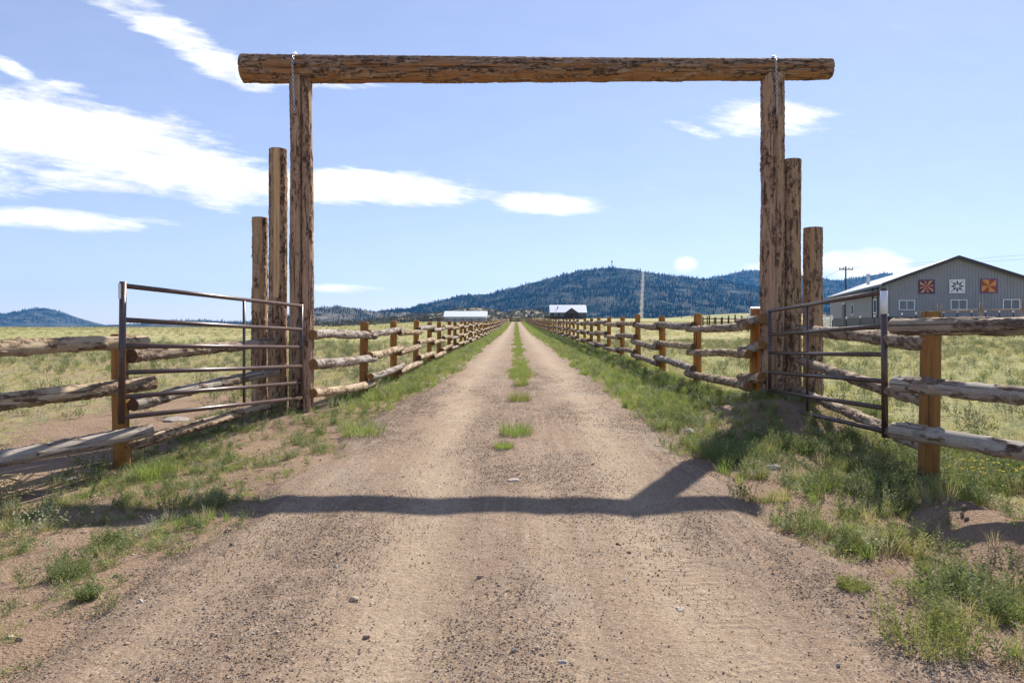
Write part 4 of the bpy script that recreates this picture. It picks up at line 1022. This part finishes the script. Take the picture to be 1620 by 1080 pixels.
scatter('pasture_grass', PP, np.concatenate(Pa), np.concatenate(Sa), np.concatenate(Ia), 'pale green pasture grass in the fields on both sides of the driveway', 'grass')

# single plants that stand out
def plant(name, x, y, kind, size, label, cat, seed, mat='weed', group=None, road=False):
    r = random.Random(seed); mb = MB()
    if kind == 'bush': stems(mb, 120, size, size*.8, r, 14, .010+.07*size, .0022+.018*size, .7); blades(mb, 60, size*.8, .6, .0035, r, .5, size*.9)
    elif kind == 'grass': blades(mb, 330, size, .55, .0048, r, .6, size*.95)
    elif kind == 'flower': stems(mb, 60, size, size*.7, r, 9, .03, .01, .5)
    elif kind == 'brush':
        for _ in range(60):
            a = r.uniform(0, 6.28); b = r.uniform(0, 6.28); p = Vector((.12*math.cos(a), .12*math.sin(a), r.uniform(0, .12)))
            e = p+Vector((math.cos(b)*.25, math.sin(b)*.25, r.uniform(-.05, .12))); mb.tube([p, p.lerp(e, .5)+Vector((0, 0, .03)), e], [.005, .004, .002], 4, False)
    z = Hs(x, y)+(.012 if road else 0); me = mb.mesh(name); me.materials.append(M[mat])
    o = link(name, me, None, None, (x, y, z)); tag(o, label, cat, group)
    if kind == 'flower':
        fm = MB()
        for _ in range(26):
            a = r.uniform(0, 6.28); q = size*.9*math.sqrt(r.random()); c = Vector((x+q*math.cos(a), y+q*math.sin(a), z+size*r.uniform(.65, 1.05)))
            for k in range(5): leaf(fm, c, Vector((math.cos(k*1.25), math.sin(k*1.25), .5)), .013, .009, r)
        part('flowers', fm, M['flower'], o)
    return o
def gpt(px, py, z=0): d = (CAMH-z)*F/(py-508); return gx(px, d), d
def at(px, py): x, d = gpt(px, py); return x, d
plant('weed_bush', *at(1470, 1030), 'bush', .19, 'feathery green weed bush at the bottom right edge of the driveway', 'plant', 1, 'grass')
plant('weed_bush', *at(1350, 938), 'bush', .07, 'small green weed just above the bottom right bush', 'plant', 2, 'grass')
plant('grass_tuft', *at(817, 690), 'grass', .20, 'largest round grass tuft in the middle of the driveway', 'grass tuft', 3, 'grass_lush', 'tufts in the driveway', True)
plant('grass_tuft', *at(797, 712), 'grass', .10, 'nearest small grass tuft in the middle of the driveway', 'grass tuft', 4, 'grass_lush', 'tufts in the driveway', True)
plant('grass_tuft', *at(822, 636), 'grass', .21, 'grass tuft just beyond the round tuft in the driveway', 'grass tuft', 5, 'grass', 'tufts in the driveway', True)
plant('grass_tuft', *at(823, 612), 'grass', .15, 'grass tuft where the middle strip of the driveway begins', 'grass tuft', 6, 'grass', 'tufts in the driveway', True)
plant('flowering_weed', *at(1555, 785), 'flower', .27, 'weed with small yellow flowers beyond the right corner post', 'plant', 7, 'weed')
plant('weed_bush', *at(110, 905), 'bush', .10, 'low feathery weed on the dirt at the left edge', 'plant', 8, 'weed')
plant('weed_bush', *at(140, 945), 'bush', .055, 'small flat weed nearest the bottom left corner', 'plant', 9, 'weed')
plant('weed_bush', *at(335, 800), 'bush', .11, 'dark weed clump beside the beam shadow left of the driveway', 'plant', 10, 'weed')
plant('grass_tuft', *at(575, 690), 'grass', .26, 'lush grass clump right of the left gateway post', 'grass tuft', 11, 'grass_lush')
plant('grass_tuft', *at(240, 750), 'grass', .17, 'green grass clump at the foot of the left corner post', 'grass tuft', 12, 'grass_lush')
plant('weed_bush', *at(1150, 730), 'bush', .22, 'bushy grey green weeds left of the right gateway post', 'plant', 13, 'weed')
plant('weed_bush', *at(1440, 870), 'bush', .17, 'bright leafy weed in front of the right corner post', 'plant', 14, 'grass')
plant('dry_brush', *at(5, 760), 'brush', .2, 'tangle of dry brown brush at the left edge', 'brush', 15, 'straw')

# ------------------------------------------------------------------ stones
def stone_mesh(seed, flat=.6, n=2):
    import bmesh
    bm = bmesh.new(); bmesh.ops.create_icosphere(bm, subdivisions=n, radius=1); r = random.Random(seed)
    cuts = [(Vector((r.gauss(0, 1), r.gauss(0, 1), r.gauss(0, 1))).normalized(), r.uniform(.55, .85)) for _ in range(7)]
    for v in bm.verts:
        for nrm, dd in cuts:
            k = v.co.dot(nrm)
            if k > dd: v.co -= nrm*(k-dd)
        v.co.x *= 1.15; v.co.z *= flat
    me = bpy.data.meshes.new('stone'); bm.to_mesh(me); bm.free(); return me
def stone_mat(name, a, b):
    t = NT(name); r = t.rand(); o = t.obj(); c = t.mix(r, a, b); c = t.mix(t.rng(t.noise(o, 3, 5), .4, .7, 0, .5), c, tuple(x*.6 for x in a)); t.col(c).set(Roughness=.9, Specular_IOR_Level=.1); return t.m
M['stone'] = stone_mat('driveway_pebble', (.26,.185,.13), (.46,.36,.265)); M['stone_dark'] = stone_mat('dark_pebble', (.19,.135,.10), (.34,.255,.185)); M['stone_pale'] = stone_mat('pale_stone', (.33,.285,.25), (.43,.385,.345))
pb = []
for k in range(9):
    me = stone_mesh(k, .65, 1); me.materials.append([M['stone'], M['stone'], M['stone'], M['stone_dark'], M['stone_dark'], M['stone'], M['stone_dark'], M['stone'], M['stone_pale']][k]); pb.append(me)
def cluster(seed, mat):
    r = random.Random(seed); mb = MB(); ico = stone_mesh(900+seed, .7, 1); vs = [v.co.copy() for v in ico.vertices]; fs_ = [list(p.vertices) for p in ico.polygons]
    for _ in range(22):
        a = r.uniform(0, 6.283); q = .13*math.sqrt(r.random()); k = .0011+.0040*r.random()**3.5; c = Vector((q*math.cos(a), q*math.sin(a), k*.25)); Mr = Matrix.Rotation(r.uniform(0, 6.28), 3, 'Z') @ Matrix.Rotation(r.uniform(0, .8), 3, 'X')
        mb.add([c+(Mr @ v)*k for v in vs], fs_)
    me = mb.mesh('cluster'); me.materials.append(mat); return me
pc = [cluster(k, [M['stone'], M['stone_dark'], M['stone'], M['stone'], M['stone_pale'], M['stone_dark']][k]) for k in range(6)]
def pebd(x, y):
    return onroad(x, y, -.15)*(1-.8*rut_fac(x, y))*(.12+.88*sm(.40, .64, fbm(x*2.6, y*.7, oc=4, seed=101)))*vis(x, y)
def rz_at(x, y):
    e = np.minimum(x+road_edge(y, -1)+.18, road_edge(y, 1)+.18-x); return np.maximum(road_z(x, y, e), H(x, y)-.05)
x1_, y1_, g = sample(70000, -2.2, 2.1, 1.6, 30, lambda x, y: pebd(x, y)*(1-sm(9, 29, y)), 102, 1.7)
sc1 = (.0015+.0085*g.random(len(x1_))**6)*(1+.5*sm(5, 14, y1_))
x2_, y2_, g2 = sample(420, -2.3, 2.2, 1.8, 18, pebd, 103, 1.2)
sc2 = g2.uniform(.008, .017, len(x2_))
x3_, y3_, g3 = sample(60000, -2.2, 2.1, 1.6, 22, lambda x, y: pebd(x, y)*(1-sm(8, 21, y)), 105, 1.4)
scatter('fine_gravel', pc, np.stack([x3_, y3_, rz_at(x3_, y3_)], -1), g3.uniform(.7, 1.4, len(x3_)), g3.integers(0, 6, len(x3_)), 'fine grit and chippings pressed into the driveway', 'gravel', .02)
X_ = np.concatenate([x1_, x2_]); Y_ = np.concatenate([y1_, y2_])
scatter('gravel', pb, np.stack([X_, Y_, rz_at(X_, Y_)+.0015], -1), np.concatenate([sc1, sc2]), np.concatenate([g.integers(0, 9, len(x1_)), g2.integers(0, 9, len(x2_))]), 'loose gravel and pebbles strewn over the driveway', 'gravel', .6)
x, y, g = sample(26000, -4.4, 4.4, 2, 11, lambda x, y: (~onroad(x, y, 0))*.6*vis(x, y), 104)
scatter('soil_clods', pb[:6], np.stack([x, y, H(x, y)], -1), .0025+.022*g.random(len(x))**7, g.integers(0, 6, len(x)), 'small clods and stones on the bare dirt of the shoulders', 'stones', .6)
def rock(px, py, w, flat, mat, label, seed, group=None):
    x, d = gpt(px, py); r = w/2/F*d; me = stone_mesh(500+seed, flat, 3); me.materials.append(M[mat])
    z = float(rz_at(np.array([x]), np.array([d]))[0]) if abs(x) < 1.9 else Hs(x, d)
    o = link('stone', me, None, None, (x, d, z+r*flat*.3)); o.scale = (r, r, r); o.rotation_euler = (0, 0, seed*1.3)
    tag(o, label, 'stone', group)
rock(306, 857, 32, .25, 'stone_pale', 'flat pale stone on the dirt, left edge of the driveway', 1)
rock(361, 839, 12, .7, 'stone_dark', 'small dark stone right of the flat pale stone', 2)
rock(812, 765, 18, .25, 'stone_pale', 'flat white stone in the middle of the driveway above the beam shadow', 3)
rock(1222, 742, 22, .6, 'stone_pale', 'pale round stone among the weeds by the right gateway', 4)
rock(1092, 686, 18, .7, 'stone_pale', 'pale stone beside the weeds at the right driveway edge', 5)
rock(145, 725, 22, .5, 'stone_pale', 'pale stone under the lowest rail of the left fence', 6)
rock(280, 662, 36, .3, 'stone_pale', 'flat pale slab lying behind the left steel gate', 7)
rock(105, 736, 24, .3, 'stone_pale', 'flat pale stone left of the left corner post', 8)
rock(535, 882, 11, .8, 'stone_dark', 'dark pebble left of centre on the driveway', 9)
rock(560, 952, 14, .7, 'stone', 'grey pebble on the lower left of the driveway', 10)
rock(580, 1010, 12, .8, 'stone_dark', 'dark pebble near the bottom left of the driveway', 11)
rock(760, 920, 11, .7, 'stone', 'grey pebble in the middle of the lower driveway', 12)
rock(1075, 964, 16, .35, 'stone_pale', 'flat white chip on the lower right of the driveway', 13)
rock(890, 1052, 14, .4, 'stone_pale', 'flat white chip near the bottom centre of the driveway', 14)

# ------------------------------------------------------------------ haze
hb = MB().box((0, 2800, 125), (14000, 7000, 410))
t = NT('thin_blue_air'); t.n.remove(t.b); pvn = t.n.new('ShaderNodeVolumePrincipled')
pvn.inputs['Color'].default_value = (.08, .42, 1, 1); pvn.inputs['Density'].default_value = 5.0e-5; pvn.inputs['Anisotropy'].default_value = .2
t.l.new(pvn.outputs[0], t.out.inputs['Volume'])
tag(part('haze', hb, t.m), 'thin blue air that fades the far hills', 'haze', kind='stuff')
